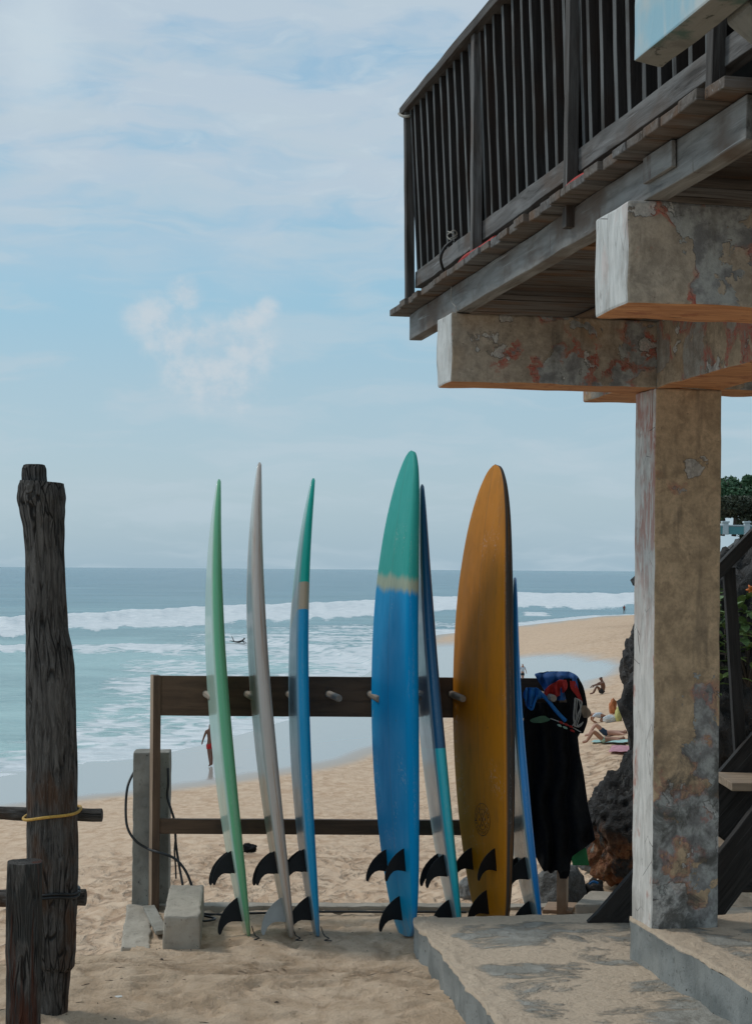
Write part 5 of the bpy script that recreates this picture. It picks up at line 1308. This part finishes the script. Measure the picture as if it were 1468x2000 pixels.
# towels and bags of the sunbathers
def flat(name, px0, px1, pyn, pyf, m, label, cat, th=.012):
    a, b = ground_hit(px0, pyn), ground_hit(px1, pyn); c, d = ground_hit(px0+6, pyf), ground_hit(px1+6, pyf); n = 14; vs, fs = [], []
    for i in range(n+1):
        for j in range(n+1):
            q = a.lerp(b, i/n).lerp(c.lerp(d, i/n), j/n); q.z = bz(q.x, q.y)+.05+.035*noise.noise(q*3); vs.append(q)
    for i in range(n):
        for j in range(n): k_ = i*(n+1)+j; fs.append((k_, k_+1, k_+n+2, k_+n+1))
    o = mesh(name, vs, fs, M[m]); so = o.modifiers.new('t', 'SOLIDIFY'); so.thickness = th; return setp(o, label, cat)
flat('beach_towel', 1153, 1240, 1453, 1448, 'turquoise_towel', 'pale turquoise towel under the two sunbathers', 'towel')
flat('beach_towel', 1188, 1262, 1472, 1460, 'pink_towel', 'pink towel spread on the sand behind the near lava rock', 'towel')
flat('beach_mat', 1214, 1260, 1408, 1404, 'mat_blue', 'blue mat lying beside the bags at the rock', 'mat')
def bag(px, py, r, m, label, name='beach_bag', seed=1, cat='bag', tilt=0):
    g = ground_hit(px, py); o = rock(name, (g.x, g.y, g.z+r[2]*.8), r, M[m], label, seed, .25, 4); o['category'] = cat; return o
bag(1196, 1394, (.16, .2, .34), 'orange_bag', 'orange beach bag standing by the tall rock', seed=31)
bag(1207, 1409, (.13, .14, .34), 'yellow_towel', 'rolled pale yellow towel leaning by the orange bag', 'towel_roll', 32, 'towel')
bag(1190, 1411, (.26, .2, .16), 'white_bag', 'crumpled white plastic bag in front of the orange bag', seed=33)
bag(1222, 1402, (.30, .2, .22), 'cream_cloth', 'cream cloth heap right of the yellow towel roll', 'cloth_heap', 34, 'cloth')
# surfer paddling in the white water
q = P(466, 1264, 8.0*3200/153); q.z = SEAZ+.35
prone = dict(lie); 
sf = person(q+V3((0, 0, .02)), dict(pel=(0, 0, .12), spi=(.17, 0, .14), che=(.38, 0, .24), nec=(.50, 0, .36), hea=(.57, 0, .46), top=(.60, 0, .55), nos=(.67, 0, .46), shl=(.40, -.19, .26), shr=(.40, .19, .26), ell=(.52, -.34, .10), elr=(.56, .34, .12), wrl=(.62, -.38, .0), wrr=(.72, .36, .04), hal=(.68, -.38, -.02), har=(.78, .36, 0), hil=(-.07, -.09, .11), hir=(-.07, .09, .11), knl=(-.45, -.10, .14), knr=(-.45, .10, .14), anl=(-.62, -.10, .55), anr=(-.80, .10, .22), tol=(-.70, -.10, .72), tor=(-.95, .10, .2)), 'fin_black', 'surfer in a dark wetsuit lying on a board in the white water', hair='hair_dark')
mb = MB(); n = 20; vs, fs = [], []
for i in range(n+1):
    s = i/n; x = lerp(-1.2, 1.1, s); wv_ = .27*math.sin(math.pi*min(1, max(0.02, s)))**.6; zz = .18*max(0, s-.6)**2
    for (yy, z_) in ((-wv_, 0), (-wv_*.8, .035), (0, .04), (wv_*.8, .035), (wv_, 0), (wv_*.8, -.03), (0, -.035), (-wv_*.8, -.03)): vs.append(q+V3((x, yy, z_+zz-.02)))
for i in range(n):
    for k in range(8): a = i*8+k; b_ = i*8+(k+1) % 8; fs.append((a, b_, b_+8, a+8))
fs += [tuple(range(8)), tuple(range(n*8+7, n*8-1, -1))]
setp(fixn(mesh('surfboard', vs, fs, M['white_plastic'])), 'white surfboard floating under the surfer in the white water', 'surfboard')
# loose bits on the deck
setp(cord('rope_tie', [P(874, 452, 6.42), P(884, 456, 6.40), P(892, 462, 6.42), P(880, 468, 6.40), P(873, 460, 6.42), P(886, 450, 6.40), P(892, 458, 6.42), P(878, 466, 6.41)], .0024, 'cord_grey'), 'small pale rope knot tied to a railing slat', 'rope')
setp(cord('rope_tie', [P(779, 222, 7.16), P(786, 227, 7.10), P(797, 227, 7.08), P(806, 223, 7.10)], .006, 'cord_grey'), 'pale tie under the corner of the top rail', 'rope')
setp(cord('black_hose', [P(884, 470, 6.36), P(868, 484, 6.36), P(860, 505, 6.38), P(866, 530, 6.5)], .006, 'cable_black'), 'black hose curling over the lower rail of the railing', 'hose')

# dry bits scattered over the terrace sand
rg = random.Random(77); mb = MB()
for i in range(170):
    x, y = rg.uniform(-1.9, 1.0), rg.uniform(5.6, 8.3)
    if y > 7.3+.0*x and x < -1.1: continue
    z = float(tz(np.array([[x]]), np.array([[y]]))[0, 0]); a_ = rg.uniform(0, 6.28); l_ = rg.choice([.004, .005, .006, .009, .022]); r_ = l_*rg.uniform(.12, .4) if l_ < .02 else .0016
    d_ = V3((math.cos(a_), math.sin(a_)*.8, rg.uniform(-.1, .2)))*l_; c_ = V3((x, y, z+r_*.6)); tube([c_-d_, c_+V3((0, 0, r_*.5)), c_+d_], [r_*.6, r_, r_*.5], 5, mb)
o = mb.build('debris', M['bark'], None, False); setp(o, 'small dark twigs and pebbles littering the terrace sand', 'debris', kind='stuff')

setp(cord('red_cloth_strip', [B(-.845, -.62, 2.915), B(-.85, -.45, 2.912), B(-.85, -.25, 2.918), B(-.842, -.10, 2.91)], .012, 'red_cloth'), 'faded red cloth strip lying on the deck edge under the railing', 'cloth')
setp(cord('red_cloth_strip', [B(-.845, -1.62, 2.912), B(-.85, -1.50, 2.915), B(-.845, -1.36, 2.91)], .012, 'red_cloth'), 'short red scrap lying on the deck edge near the pale blue beam', 'cloth')
setp(cord('wire', [B(-.83, .05, 2.86), B(-.835, .03, 2.80), B(-.832, -.03, 2.765), B(-.825, -.01, 2.735)], .002, 'cord_grey'), 'thin pale wire hanging over the outer joist above the cross beam', 'wire')
